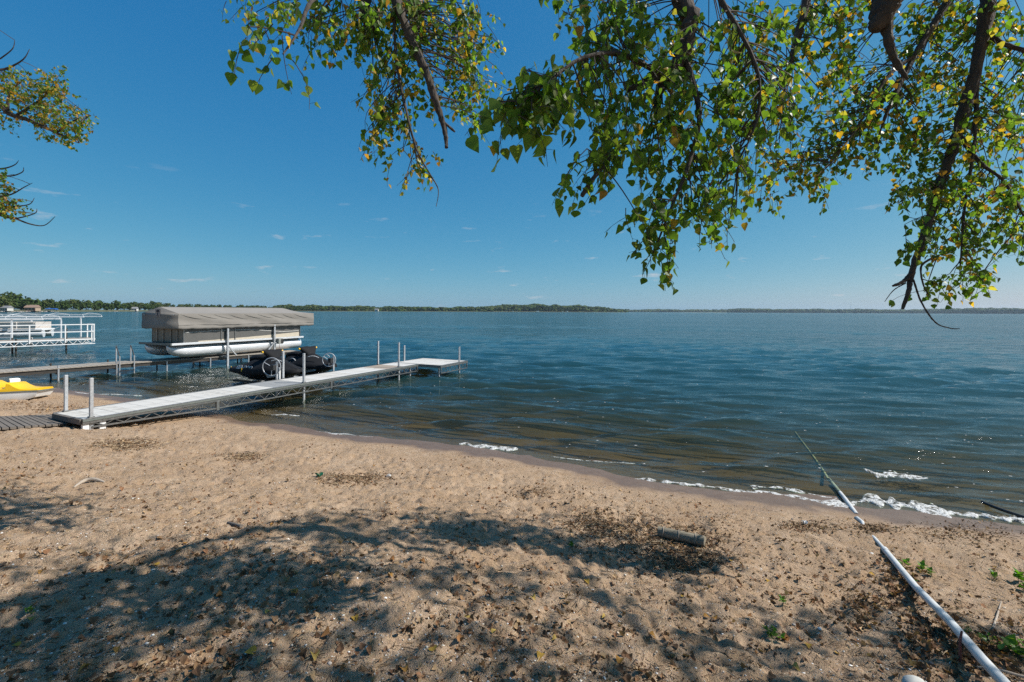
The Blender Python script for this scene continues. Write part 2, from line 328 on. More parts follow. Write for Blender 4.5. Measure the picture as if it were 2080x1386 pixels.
m_ = N(t_, 'ShaderNodeMath', operation='MULTIPLY'); t_.links.new(al_[0], m_.inputs[0]); t_.links.new(al_[1], m_.inputs[1]); t_.links.new(m_.outputs[0], pb_.inputs['Alpha'])
M['log'] = mat('old_post_wood', (.30, .255, .18), (.17, .14, .095), rough=.9, scale=6, stretch=(1, 10, 10), bump=.6, bscale=9)
M['drift'] = mat('bleached_wood', (.42, .35, .28), (.3, .24, .18), rough=.9, scale=8)
M['stone'] = mat('pale_stone', (.50, .49, .45), (.38, .37, .33), rough=.8, scale=9)
M['green_pl'] = mat('green_plastic', (.01, .13, .06), (.01, .09, .04), rough=.5)
M['land'] = mat('far_land', (.13, .125, .07), (.07, .085, .035), rough=.95, scale=.02)
M['rocks'] = mat('shore_rocks', (.42, .37, .33), (.22, .19, .17), rough=.95, scale=.25, detail=8)

# ------------------------------------------------------------------ the ground: beach and lake bed, one sheet to the horizon
def polar_sheet(tlist, rlist):
    T, R = np.meshgrid(tlist, rlist); X = R*np.sin(T); Y = R*np.cos(T); nr, ntn = T.shape
    i = np.arange(nr-1)[:, None]*ntn+np.arange(ntn-1)[None, :]
    Fc = np.stack([i, i+1, i+ntn+1, i+ntn], -1).reshape(-1, 4)
    return X.ravel(), Y.ravel(), Fc
front = np.tan(np.linspace(math.atan(-1.0), math.atan(1.0), 2))
th = np.concatenate([np.linspace(-math.pi, -1.0, 40)[:-1], np.arctan(np.linspace(math.tan(-1.0), math.tan(1.0), 940)), np.linspace(1.0, math.pi, 40)[1:]])
rr = np.concatenate([[.02, .4, .8, 1.2], 1/np.linspace(1/1.6, 1/32., 520), np.geomspace(34, 6500, 40)])
gx, gy, gf = polar_sheet(th, rr)
gzv = ground_z(gx, gy)
g = np_mesh('ground', np.stack([gx, gy, gzv], 1), gf, M['sand'], smooth=True, attrs={'shore': shore_d(gx, gy)})
tag(g, 'tan sandy beach sloping down to the lake', kind='structure')

# ------------------------------------------------------------------ the lake
_wr = np.random.default_rng(5); WAVES = []
for lam in np.geomspace(.22, 2.6, 46):
    a = math.radians(-96+_wr.normal(0, 17)); WAVES.append((lam, math.cos(a), math.sin(a), lam**.92*.0082*_wr.uniform(.6, 1.3), _wr.uniform(0, 6.28)))
def water_z(x, y, spacing=0.0):
    d = -shore_d(x, y); z = np.zeros_like(x); depth = np.clip(d, 0, None)*.11
    gust = .55+.9*vnoise(x*.11, y*.16, 21)
    for lam, cx, cy, amp, ph in WAVES:
        s = np.sin((x*cx+y*cy)*2*math.pi/lam+ph+1.4*vnoise(x*.5/lam**.5, y*.5/lam**.5, int(lam*100)))
        z += amp*(s+.28*np.sin(2*((x*cx+y*cy)*2*math.pi/lam+ph)+1.2))*np.clip((lam/np.maximum(spacing, 1e-6)-2.0)/3.0, 0, 1)*np.clip(d/(.5+lam*.5), .12, 1)
    z *= gust
    # the little waves that run up the beach
    j = d+.75*(vnoise(x*.55, y*.2, 31)-.5)+.25*(vnoise(x*2., y*1., 32)-.5)
    for c, w, hgt, sd in ((.55, .18, .035, 33), (1.9, .38, .05, 34), (3.4, .5, .04, 35)):
        q = (j-c)/w; prof = np.exp(-np.where(q < 0, q*1.7, q*.8)**2)
        z += hgt*prof*np.clip(vnoise(x*.45, y*.25, sd)*1.7-.4, .1, 1)
    return z+.005
wt = np.arctan(np.linspace(math.tan(-1.1), math.tan(1.1), 820))
wr = np.concatenate([1/np.linspace(1/4.2, 1/70., 400), 1/np.linspace(1/71., 1/1500., 60), np.geomspace(1600, 6300, 12)])
wx, wy, wf = polar_sheet(wt, wr)
dr = np.gradient(wr); sp = np.repeat(np.maximum(dr, wr*(2*math.tan(1.1)/820)), len(wt))
rad = np.repeat(wr, len(wt))
wz = water_z(wx, wy, sp*.5)
dep = np.clip(wz-ground_z(wx, wy, False), 0, 30)
w = np_mesh('lake_water', np.stack([wx, wy, wz], 1), wf, M['water'], smooth=True, attrs={'depth': dep, 'range': np.clip((rad-8)/45, 0, 1)})
tag(w, 'rippled blue lake water', kind='structure')

# ------------------------------------------------------------------ near dock
UP = Vector((0, 0, 1))
def frame(o, d):     # thing's own axes: x along d, y to the left
    return math.atan2(d.y, d.x)
P0 = onz(168, 853, .5); P1 = onz(850, 740, .5); dd = (P1-P0); LEN = Vector((dd.x, dd.y)).length; rz = frame(P0, dd); DW = 1.24
def to_local(p, o, rz):
    q = Vector(p)-Vector(o); return Matrix.Rotation(-rz, 3, 'Z') @ q
dock = thing('dock', 'white decked aluminium dock running from the sand out to an end platform', 'dock', (P0.x, P0.y, 0), rz)
def board_mesh(name, L, Wd, th, m):
    return MB().box((0, 0, 0), (L, Wd, th)).build(name, m, None, bevel=.004)
protos = {}
def boards(parent, x0, x1, y0, y1, z, m, pitch=.292, name='deck_board'):
    n = max(1, round((x1-x0)/pitch)); p = (x1-x0)/n; key = (name, round(p, 4), round(y1-y0, 3), m.name)
    m0 = m
    for i in range(n):
        if m0.name == 'white_deck_board': m = M[random.choice(['white_board', 'white_board', 'white_board_b', 'white_board_c'])]; key = (name, round(p, 4), round(y1-y0, 3), m.name)
        if key not in protos:
            o = board_mesh(name, p-.006, y1-y0, .035, m); protos[key] = o.data; o.parent = parent
        else: o = link(bpy.data.objects.new(name, protos[key]), parent)
        o.location = (x0+p*(i+.5), (y0+y1)/2+random.uniform(-.002, .002), z-.0175+random.uniform(-.0015, .0015))
DZ = .5
# stretches of board, measured along the deck from its shore end
def along(px, py): return to_local(onz(px, py, DZ), (P0.x, P0.y, 0), rz).x
sA, sB, sC, sD = along(509, 782), along(575, 773), along(747, 747), along(776, 741)
for x0, x1, m in ((.03, sA, 'white_board'), (sA, sB, 'grey_board'), (sB, sC, 'white_board'), (sC, sD, 'tan_board'), (sD, LEN-.02, 'white_board')):
    boards(dock, x0+.004, x1-.004, .05, DW-.05, DZ, M[m])
for y in (.022, DW-.022):
    MB().box((LEN/2, y, DZ-.045), (LEN, .045, .105)).build('side_rail', M['alu'], dock, bevel=.004)
    MB().box((LEN/2, y-.028 if y < .5 else y+.028, DZ-.03), (LEN, .012, .03)).build('bumper_strip', M['grey_stripe'], dock)
MB().box((-.002, DW/2, DZ-.05), (.05, DW-.095, .1)).build('end_rail', M['old_wood'], dock)
joints = [0.12, along(447, 808), along(682, 770), LEN-.05]
for a, b in zip(joints[:-1], joints[1:]):
    for y in (.022, DW-.022):
        t = MB(); zb = DZ-.36 if a > 1 else None
        n = max(4, round((b-a)/.17)); bz = lambda x: DZ-.11-(.15 if a > 1 else .06+.09*(x-a)/(b-a))
        t.bar((a+.03, y, bz(a)), (b-.03, y, bz(b)), .032, .032)
        for i in range(n):
            xa = a+.05+(b-a-.1)*i/n; xb = a+.05+(b-a-.1)*(i+1)/n
            if i % 2: t.bar((xa, y, bz(xa)+.01), (xb, y, DZ-.095), .014, .014)
            else: t.bar((xa, y, DZ-.095), (xb, y, bz(xb)+.01), .014, .014)
        t.build('truss', M['alu'], dock)
    t = MB(); t.box((b, .022, DZ-.20), (.07, .05, .22)); t.build('joint_bracket', M['alu'], dock, bevel=.004)
def post(parent, x, y, z0, z1, w=.055, m='galv'):
    return MB().box((x, y, (z0+z1)/2), (w, w, z1-z0)).build('post', M[m], parent, bevel=.006)
def post_px(px, pyb, pyt, y, o=dock):
    # stand a post on the deck edge at local y where the pixel column meets it
    best = min((i*.01 for i in range(0, int(LEN*100)+10)), key=lambda x: abs(project(o.matrix_local @ Vector((x, y, DZ)))[0]-px))
    wp = Matrix.Translation(o.location) @ Matrix.Rotation(rz, 4, 'Z') @ Vector((best, y, DZ))
    top = H-((pyt-HY)-ROLL*(px-CX))/F*wp.y
    return best, top
bpy.context.view_layer.update()
for px, pyt, y in ((134, 762, DW-.06), (185, 768, .06), (575, 713, DW+.03), (617, 718, .06), (768, 693, DW-.02), (810, 696, .05)):
    x, top = post_px(px, 0, pyt, y); wl = Matrix.Translation(dock.location) @ Matrix.Rotation(rz, 4, 'Z') @ Vector((x, y, 0))
    post(dock, x, y, min(gz(wl.x, wl.y), .3)-.2, top)
    MB().box((x, y, DZ-.05), (.085, .085, .16)).build('post_sleeve', M['alu'], dock, bevel=.004)
for x in (.06, .32): MB().box((x, .06, DZ-.18), (.10, .07, .22)).build('foot', M['white_paint'], dock, bevel=.005)
# end platform: a section turned to the right
Q = [onz(813, 735, DZ), onz(895, 743, DZ), onz(953, 733, DZ), onz(865, 726, DZ)]
ql = [to_local(q, dock.location, rz) for q in Q]
px0, px1, py0, py1 = LEN+.015, LEN+2.0, -1.05, DW+.02
boards(dock, px0+.05, px1-.05, py0+.05, py1-.05, DZ, M['white_board'])
for y in (py0+.022, py1-.022):
    MB().box(((px0+px1)/2, y, DZ-.045), (px1-px0, .045, .105)).build('side_rail', M['alu'], dock, bevel=.004)
for x in (px0+.022, px1-.022):
    MB().box((x, (py0+py1)/2, DZ-.047), (.045, py1-py0-.09, .10)).build('end_rail', M['alu'], dock, bevel=.004)
t = MB(); n = 12; t.bar((px0+.03, py0+.022, DZ-.30), (px1-.03, py0+.022, DZ-.30), .03)
for x in (px0+.04, px1-.04): t.bar((x, py0+.022, DZ-.31), (x, py0+.022, DZ-.09), .03)
for i in range(n):
    xa = px0+.05+(px1-px0-.1)*i/n; xb = px0+.05+(px1-px0-.1)*(i+1)/n
    t.bar((xa, py0+.022, DZ-.30 if i % 2 else DZ-.1), (xb, py0+.022, DZ-.1 if i % 2 else DZ-.30), .013)
t.build('truss', M['alu'], dock)
post(dock, px0+.55, py1-.1, -.8, DZ+.66); post(dock, px1-.55, py0+.08, -.9, DZ+.62)
post(dock, px0+.3, py0+.3, -.9, DZ-.06); post(dock, LEN-.4, .1, -.8, DZ-.1)
# brown stains and footprints of the boards stay in the material

# ------------------------------------------------------------------ plank walk on the sand
F0, F1, B0, B1 = gp(166, 864), gp(-150, 888), gp(112, 846), gp(-150, 858)
walk = thing('plank_walkway', 'weathered brown plank walkway lying on the sand at the foot of the dock', 'walkway', (F0.x, F0.y, F0.z))
npl = 20
for i in range(npl):
    a, b = i/npl, (i+1)/npl-.004/1.0
    pts = [F0.lerp(F1, a), F0.lerp(F1, b-.004), B0.lerp(B1, b-.004), B0.lerp(B1, a)]
    pts = [p-Vector(walk.location)+Vector((0, 0, .06+random.uniform(-.004, .004))) for p in pts]
    q = MB(); q.add(pts+[p-Vector((0, 0, .04)) for p in pts], [(0, 1, 2, 3), (7, 6, 5, 4), (0, 4, 5, 1), (1, 5, 6, 2), (2, 6, 7, 3), (3, 7, 4, 0)])
    q.build('plank', M['old_wood'], walk, bevel=.004)
for A, B in ((F0, F1), (B0, B1)):
    A2, B2 = A.lerp((F0+B0)/2, .12), B.lerp((F1+B1)/2, .12); lo = Vector(walk.location)
    MB().bar(A2-lo+UP*-.01, B2-lo+UP*-.01, .05, .06).build('stringer', M['dark_wood'], walk)

# ------------------------------------------------------------------ old wooden dock by the lift
D2Z = .46
a0 = onz(-140, 767, D2Z); a1 = onz(604, 713, D2Z); d2 = a1-a0; L2 = Vector((d2.x, d2.y)).length; rz2 = frame(a0, d2)
dock2 = thing('wooden_dock', 'old grey wooden dock with cross planks passing beneath the pontoon boat lift', 'dock', (a0.x, a0.y, 0), rz2)
boards(dock2, 0, L2, 0, 1.15, D2Z, M['dock_wood'], pitch=.15, name='plank')
for y in (.06, 1.09): MB().box((L2/2, y, D2Z-.105), (L2, .045, .13)).build('stringer', M['dark_wood'], dock2)
for i in range(7):
    x = 1.2+i*(L2-2)/6
    for y in (.03, 1.12): MB().tube([(x, y, -1.5), (x, y, D2Z+(.10 if i < 3 else -.02))], .03, 8).build('post', M['galv' if y < .5 else 'dark_wood'], dock2, smooth=True)
    MB().box((x, .57, D2Z-.2), (.05, 1.0, .05)).build('crosspiece', M['dark_wood'], dock2)
def d2x(px, y=0.0):
    Mx = Matrix.Translation(dock2.location) @ Matrix.Rotation(rz2, 4, 'Z')
    return min((i*.02 for i in range(int(L2*50))), key=lambda x: abs(project(Mx @ Vector((x, y, D2Z)))[0]-px))
lx = (d2x(243), d2x(272))
lad = thing('swim_ladder', 'metal swim ladder with two handrails on the wooden dock', 'ladder', tuple(Matrix.Translation(dock2.location) @ Matrix.Rotation(rz2, 4, 'Z') @ Vector((lx[0], 0, 0))), rz2)
for i, x in enumerate((0, lx[1]-lx[0])):
    MB().tube([(x, -.03, -.35), (x, -.03, D2Z+.30)], .022, 8).build('handrail', M['galv'], lad, smooth=True)
    MB().tube([(x+.02, .45, D2Z), (x+.02, .45, D2Z+.68)], .024, 8).build('handrail', M['galv'], lad, smooth=True)
    MB().tube([(x, -.03, D2Z+.28), (x+.02, .45, D2Z+.68)], .016, 8).build('handrail', M['dark_wood'], lad, smooth=True)
for z in (-.05, .18): MB().box(((lx[1]-lx[0])/2, -.05, z), (lx[1]-lx[0], .09, .03)).build('rung', M['black'], lad)

# ------------------------------------------------------------------ pontoon boat on its lift under the canopy
E = Vector((.408, .913, 0)).normalized(); rzl = math.atan2(E.y, E.x); C0 = Vector((-14.02, 19.0, 0))
def lift_parts():
    lift = thing('boat_lift', 'boat lift with taupe canvas canopy holding the pontoon boat', 'boat lift', C0, rzl)
    CL, CW, ZB, ZE, ZP = 7.0, 2.35, 1.76, 2.44, 2.72
    # canopy as one draped sheet: ring of points across, lofted along
    xs = [0, .02]+[CL*i/40 for i in range(1, 40)]+[CL-.02, CL]
    def section(x, drop, hip):
        pts = []
        nn = 8
        for side in (0, 1):
            seq = []
            for k in range(nn+1):      # skirt, bottom to eave
                f = k/nn; wob = .012*math.sin(x*9.0+f*5)*(1-f)+.02*math.sin(x*2.3+k*.9)*math.sin(math.pi*f)
                seq.append((x, -.13-wob, ZB+(ZE-ZB)*f+(.02*math.cos(x*2*math.pi/.27) if k == 0 else 0)))
            for k in range(1, 7):
                f = k/6; seq.append((x, -.13+(CW/2+.13)*f, ZE+(ZP-ZE)*f*hip-.035*math.sin(math.pi*f)*abs(math.sin(x*math.pi/1.75))))
            pts.append(seq)
        L = pts[0]; R = [(p[0], CW-p[1], p[2]) for p in pts[0]][::-1][1:]
        return L+R
    can = MB()
    rings = []
    for x in xs:
        hip = 1.0 if x < CL-.95 else 1-.75*max(0, (x-(CL-.95))/.95)
        rings.append(section(x, 0, hip))
    can.loft(rings, close=False, cap=False)
    # the two gable ends
    for x in (0, CL):
        r = section(x, 0, 1.0 if x == 0 else .25); o = len(can.v); can.v += [tuple(p) for p in r]; n = len(r)
        for k in range(n//2): can.f.append((o+k, o+k+1, o+n-2-k, o+n-1-k)) if k+1 < n-2-k else can.f.append((o+k, o+k+1, o+n-1-k))
    c = can.build('canopy', M['canvas'], lift, smooth=True)
    mod = c.modifiers.new('thick', 'SOLIDIFY'); mod.thickness = .006
    # seam band and fold lines on the near side
    MB().tube([(x, -.142-.02*math.sin(x*2.3+2.5), ZB+.19+.012*math.sin(x*1.9)) for x in [CL*i/60 for i in range(61)]], .009, 6).build('seam', M['canvas'], c, smooth=True)
    rnd = random.Random(4)
    for i in range(9):
        x = .1+i*.7; pts = [(x+.9*f, -.138-.018*math.sin(math.pi*f), ZE-.04-.30*f+.10*f*f) for f in [k/10 for k in range(11)]]
        MB().tube(pts, [.002+.006*math.sin(math.pi*k/10) for k in range(11)], 6).build('fold', M['canvas'], c, smooth=True)
    # emblem patch on the gable
    MB().box((-.012, CW/2+.1, ZE+.02), (.006, .36, .34)).build('emblem_patch', M['emblem_back'], c)
    e = MB()
    e.add([(-.018, CW/2+.1+.13*math.cos(a)*(1 if math.sin(a) > 0 else .75), ZE+.07+.085*math.sin(a)*(1 if math.sin(a) > 0 else .35)) for a in [2*math.pi*k/20 for k in range(20)]], [tuple(range(20))])
    e.box((-.018, CW/2+.1, ZE-.03), (.004, .06, .10)); e.box((-.018, CW/2+.1, ZE-.11), (.004, .24, .025))
    e.build('emblem', M['emblem'], c)
    for x in (2.14, 4.57):
        for y in (-.085, CW+.085):
            MB().box((x, y, .33), (.08, .08, 3.06)).build('post', M['galv'], lift, bevel=.006)
            s = 1 if x < 3 else -1
            MB().bar((x+s*.03, y, .95), (x+s*.42, y+.0, .48), .05).build('brace', M['galv'], lift)
        MB().box((x, CW/2, .44), (.10, CW, .09)).build('cradle_beam', M['galv'], lift, bevel=.005)
    for y in (.12, CW-.12): MB().box((3.35, y, ZE-.06), (6.8, .04, .04)).build('canopy_rail', M['galv'], lift)
    for b in (.42, 1.78): MB().box((3.3, b, .50), (4.2, .09, .06)).build('bunk', M['dark_wood'], lift)
    bx = MB(); bx.box((4.78, -.20, 1.02), (.26, .2, .28)); bx.build('winch_motor_box', M['box_grey'], lift, bevel=.015)
    MB().box((4.86, -.312, 1.02), (.13, .02, .20)).build('control_panel', M['black'], lift)
    MB().tube([(4.75, -.22, .88), (4.76, -.24, .6), (4.7, -.2, .4)], .008, 6).build('cable', M['rust'], lift)
    return lift
lift_parts()
def pontoon():
    b = thing('pontoon_boat', 'pontoon boat with silver tubes and grey beige side panels under the canopy', 'boat', C0, rzl)
    R = .275; ZC = .82
    for y in (.36, 1.90):
        rings = []
        for x, s, dz in ((-.18, .10, .235), (-.14, .42, .155), (-.04, .66, .09), (.12, .83, .045), (.4, .95, .012), (.75, 1, 0), (1.5, 1, 0), (3.5, 1, 0), (6.2, 1, 0), (6.36, .97, 0), (6.40, .9, 0)):
            rings.append([(x, y+R*s*math.sin(a)*min(1, s+.2), ZC+dz+R*s*math.cos(a)) for a in [2*math.pi*k/20 for k in range(20)]])
        t = MB().loft(rings).build('pontoon_tube', M['tube'], b, smooth=True)
        MB().box((3.2, y, ZC+R+.015), (6.1, .12, .07)).build('tube_bracket', M['tube'], t)
        for x in (2.1, 4.35): MB().tube([(x, y, ZC), (x+.02, y, ZC)], R+.004, 20).build('weld_band', M['alu'], t, smooth=True)
        MB().box((.62, y-.2, ZC+.14), (1.1, .10, .012), Matrix.Rotation(-.3, 3, 'X')).build('splash_fin', M['tube'], t)
    MB().box((3.12, 1.13, 1.155), (6.6, 2.24, .05)).build('deck', M['panel_grey'], b, bevel=.01)
    MB().box((3.12, -.012, 1.15), (6.6, .035, .09)).build('deck_edge', M['tube'], b, bevel=.008)
    MB().box((-.20, 1.13, 1.15), (.035, 2.3, .09)).build('deck_edge', M['grey_stripe'], b)
    z0, z1 = 1.19, 1.84; ym, yp = .03, 2.23
    for y in (ym, yp):
        p = MB().box((3.25, y, (z0+z1)/2), (5.9, .025, z1-z0)).build('side_panel', M['panel_grey'], b)
        s = -1 if y == ym else 1
        q = MB(); tops = [(x, .27*math.exp(-((x-1.6)/1.5)**2)) for x in [0, ]]
        lower = MB(); n = 40; vs = []; fs = []
        for i in range(n+1):
            x = .9+5.25*i/n; f = i/n; zt = z0+.05+.30*f**1.3+.02*math.sin(f*40)*.2
            vs += [(x, y+s*.016, z0+.005), (x, y+s*.016, zt)]
            if i: fs.append((2*i-2, 2*i, 2*i+1, 2*i-1))
        lower.add([(a_, b_, c_ if i_ % 2 == 0 else z0+.02+(c_-z0)*.62) for i_, (a_, b_, c_) in enumerate(vs)], fs).build('beige_graphic', M['panel_beige'], p)
        MB().tube([(x, y+s*.02, z0+.43+.05*math.sin((x-.3)*.75)-.06*max(0, x-3.2)+.10*max(0, x-5.1)) for x in [.32+5.8*i/40 for i in range(41)]], .012, 6).build('stripe', M['stripe'], p, smooth=True)
        MB().box((3.25, y, z1+.015), (5.94, .045, .035)).build('top_rail', M['alu'], b)
        MB().box((3.25, y, z0-.002), (5.94, .04, .03)).build('bottom_rail', M['alu'], b)
        for x in (.30, 1.9, 2.55, 4.6, 6.2): MB().box((x, y+s*.02, (z0+z1)/2), (.035, .035, z1-z0)).build('stanchion', M['alu'], b)
    MB().box((.30, 1.13, (z0+z1)/2), (.025, 2.15, z1-z0)).build('bow_gate', M['gate_tan'], b)
    for y in (.4, .85, 1.4, 1.85): MB().box((.275, y, (z0+z1)/2), (.03, .035, z1-z0)).build('stanchion', M['alu'], b)
    MB().box((6.2, 1.13, (z0+z1)/2), (.025, 2.15, z1-z0)).build('stern_panel', M['panel_grey'], b)
    rings = [[(6.45+r*.5*math.cos(a), 1.13+.24*r*math.sin(a), z) for a in [2*math.pi*k/14 for k in range(14)]] for z, r in ((.75, .2), (.95, .3), (1.2, .42), (1.45, .62), (1.72, .6), (1.8, .35))]
    MB().loft(rings).build('outboard_motor', M['hull_pale'], b, smooth=True)
    for y in (.6, 1.5): MB().box((1.4, y+.1, 1.45), (1.6, .55, .5)).build('seat', M['panel_beige'], b, bevel=.06)
pontoon()

# ------------------------------------------------------------------ personal watercraft under black covers
def watercraft(label, loc, rz):
    w = thing('jet_ski', label, 'jet ski', loc, rz, 'covered jet skis beside the dock'); w.scale = (.95, .95, .93)
    st = [(-1.55, .40, .28, .50), (-1.35, .50, .20, .56), (-.95, .56, .12, .66), (-.55, .58, .08, .86), (-.25, .58, .08, .88), (.0, .58, .08, .82), (.35, .57, .09, .93), (.65, .54, .12, .82), (1.0, .44, .20, .70), (1.3, .30, .32, .60), (1.52, .10, .46, .52)]
    zg = lambda x: .46+.06*max(0, x)
    hull = []; cov = []
    for x, wd, zk, zt in st:
        g_ = zg(x)
        hull.append([(x, 0, zk), (x, wd*.55, zk+.05), (x, wd*.96, g_-.09), (x, wd*.98, g_-.01), (x, -wd*.98, g_-.01), (x, -wd*.96, g_-.09), (x, -wd*.55, zk+.05)])
        rw = wd*.38 if zt < .8 else wd*.30
        cov.append([(x, wd*1.03, g_-.12+.02*math.sin(x*9)), (x, wd*1.05, g_-.02), (x, wd*.86, g_+(zt-g_)*.35), (x, rw, zt-.04), (x, rw*.4, zt), (x, -rw*.4, zt), (x, -rw, zt-.04), (x, -wd*.86, g_+(zt-g_)*.35), (x, -wd*1.05, g_-.02), (x, -wd*1.03, g_-.12+.02*math.sin(x*9))])
    MB().loft(hull).build('hull', M['hull_dark'], w, smooth=True)
    for s in (1, -1):
        pp = MB(); pp.add([(.55, s*.535, .36), (1.1, s*.40, .42), (1.05, s*.41, .33), (.6, s*.50, .25)], [(0, 1, 2, 3)]); o = pp.build('pale_hull_panel', M['hull_pale'], w); o.modifiers.new('t', 'SOLIDIFY').thickness = .02
    c = MB().loft(cov, close=False, cap=False); n = len(cov[0]); c.f.append(tuple(range(n))); c.f.append(tuple(range(len(cov)*n-n, len(cov)*n))[::-1])
    cv = c.build('cover', M['cover'], w, smooth=True, subd=1)
    # handlebar bulge: narrow column that flares to the grips
    rings = []
    for z, hx, hy, xo in ((.78, .20, .20, .30), (.92, .17, .22, .24), (1.04, .14, .32, .20), (1.12, .10, .37, .17), (1.17, .05, .36, .16)):
        rings.append([(xo+hx*math.cos(a), hy*math.copysign(abs(math.sin(a))**.6, math.sin(a)), z+.02*math.sin(3*a+z*9)) for a in [2*math.pi*k/16 for k in range(16)]])
    MB().loft(rings).build('handlebar_cover', M['cover'], cv, smooth=True)
    for s in (1, -1): MB().tube([(.17, s*.35, 1.11), (.17, s*.41, 1.12)], .035, 8).build('grip_tie', M['yellow'], w, smooth=True)
    rings = [[(x, wd*math.cos(a)*.24, z+.10*math.sin(a)) for a in [2*math.pi*k/12 for k in range(12)]] for x, z, wd in ((-.98, .72, .3), (-.8, .83, .8), (-.5, .88, 1), (-.2, .88, .9), (0, .82, .4))]
    MB().loft(rings).build('seat_bulge', M['cover'], cv, smooth=True)
    for s in (1, -1):
        for x in (-1.45, -.62): 
            o = MB().box((x, s*(.45 if x < -1 else .605), .47), (.035, .012, .13)).build('strap', M['yellow'], w)
        MB().tube([(.62+.42*f, s*(.37-.12*f), .83-.02*f+.05*math.sin(math.pi*f)) for f in [k/8 for k in range(9)]], .013, 6).build('reflective_piping', M['stripe'], w, smooth=True)
    side = text_mesh('lettering', 'SEA-DOO', .19, M['stripe'], w, (-.55, -.585, .50), (math.radians(66), 0, 0), shear=.3)
    return w
ax = Vector((.9, -.435, 0)).normalized(); rzw = math.atan2(ax.y, ax.x)
nose = Vector((-6.85, 14.75, 0)); wc = nose-ax*1.52
watercraft('jet ski under black cover nearest the beach, white lettering on its side', (wc.x, wc.y, .17), rzw)
s2 = Vector((.435, .9, 0))*1.32; w2 = wc+s2+ax*.12
watercraft('jet ski under black cover farther out, behind the lettered one', (w2.x, w2.y, .19), rzw)
pl = thing('jet_ski_lift', 'low metal lift with two hand wheels beneath the jet skis', 'lift', (wc.x, wc.y, 0), rzw)
for x in (-.95, .75): MB().box((x, .65, .09), (.09, 2.6, .07)).build('cross_beam', M['galv'], pl, bevel=.005)
for y in (-.28, .28, 1.04, 1.60): MB().box((-.1, y, .165), (2.7, .08, .06)).build('bunk', M['dark_wood'], pl)
MB().box((-1.25, .65, -.02), (.9, 2.5, .09)).build('base_frame', M['box_grey'], pl, bevel=.01)
Ml = Matrix.Rotation(-rzw, 3, 'Z')
def wheel(px, py, pyb, r):
    pb = Matrix.Translation(dock.location) @ Matrix.Rotation(rz, 4, 'Z')
    x = min((i*.02 for i in range(int(LEN*50))), key=lambda x: abs(project(pb @ Vector((x, DW+.10, DZ)))[0]-px)); wp = pb @ Vector((x, DW+.10, DZ))
    zc = H-((py-HY)-ROLL*(px-CX))/F*wp.y; lo = Ml @ (wp-Vector((wc.x, wc.y, 0)))
    MB().box((lo.x, lo.y, (zc+.15)/2-.3), (.05, .05, zc+.75)).build('wheel_post', M['galv'], pl, bevel=.005)
    cxl = lo.x-.07; ring = [(lo.x-.10+r*.75*math.cos(a), lo.y-.10+.55*r*math.cos(a), zc+r*math.sin(a)) for a in [2*math.pi*k/36 for k in range(37)]]
    wl = MB().tube(ring, .014, 8, cap=False).build('hand_wheel', M['galv'], pl, smooth=True)
    for k in range(3):
        a = k*2.094+.5; MB().tube([(lo.x-.10, lo.y-.10, zc), (lo.x-.10+r*.75*math.cos(a), lo.y-.10+.55*r*math.cos(a), zc+r*math.sin(a))], .011, 6).build('spoke', M['galv'], wl, smooth=True)
    MB().box((lo.x-.06, lo.y-.06, zc-.02), (.14, .14, .16)).build('winch', M['black'], wl, bevel=.01)
wheel(562, 745, 772, .27); wheel(677, 731, 755, .23)
pbx = Matrix.Translation(dock.location) @ Matrix.Rotation(rz, 4, 'Z'); lo = Ml @ ((pbx @ Vector((along(617, 781)+.35, DW+.06, 0)))-Vector((wc.x, wc.y, 0)))
MB().tube([(lo.x, lo.y, -.6), (lo.x, lo.y, .85)], .028, 10).build('guide_pole', M['white_pl'], pl, smooth=True)

# ------------------------------------------------------------------ yellow paddle boat pulled up on the sand
pb0 = gp(72, 812); rzb = math.radians(24)
pbt = thing('paddle_boat', 'yellow and white plastic paddle boat pulled up on the sand at the left edge', 'paddle boat', (pb0.x, pb0.y, pb0.z-.02), rzb)
PL = 2.4; pbt.rotation_euler = (math.radians(-5), 0, rzb)
def hullring(x, f, z0, z1, yw): return [(x, -.02*f, z0+.02), (x, -.0, z1), (x, yw, z1), (x, yw+.02, z0+.02), (x, yw*.5, z0-.03)]
rings = []
for i in range(25):
    x = .02-PL*i/24; f = min(1, i/2.5); z0 = .10*(1-min(1, i/6))**2; rings.append([(x-.05*(1-f), .04, z0+.03), (x, -.005, z0+.12), (x+.012, -.012, .27), (x+.012, 0.86, .27), (x, 0.855, z0+.12), (x-.05*(1-f), .82, z0+.03)])
MB().loft(rings).build('hull', M['white_pl'], pbt, smooth=True)
MB().box((-PL/2+.035, .425, .288), (PL+.06, .90, .032)).build('trim', M['grey_stripe'], pbt, bevel=.006)
prof = [(px_*.8, z_) for px_, z_ in [(.03, .36), (-.25, .365), (-.42, .385), (-.56, .45), (-.68, .53), (-.75, .54), (-.78, .42), (-.90, .39), (-1.08, .41), (-1.14, .52), (-1.3, .60), (-1.6, .60), (-1.9, .50), (-2.95, .38)]]
rings = [[(x, 0, .305), (x, 0, z-.03), (x, .06, z), (x, .79, z), (x, .85, z-.03), (x, .85, .305)] for x, z in prof]
deck = MB().loft(rings).build('deck', M['yellow'], pbt, smooth=True)
for y in (.42,):
    rings = []
    for k in range(13):
        a = math.pi*(-.02+.62*k/12); cx_, cz_ = -.78, .53
        x = cx_+.24*math.sin(a)-.06; z = cz_-.20*math.cos(a)
        rings.append([(x, y-.24, z+.03), (x, y-.20, z-.02), (x, y+.20, z-.02), (x, y+.24, z+.03), (x-.03*math.sin(a), y+.20, z+.05), (x-.03*math.sin(a), y-.20, z+.05)])
    MB().loft(rings).build('seat', M['white_pl'], pbt, smooth=True)
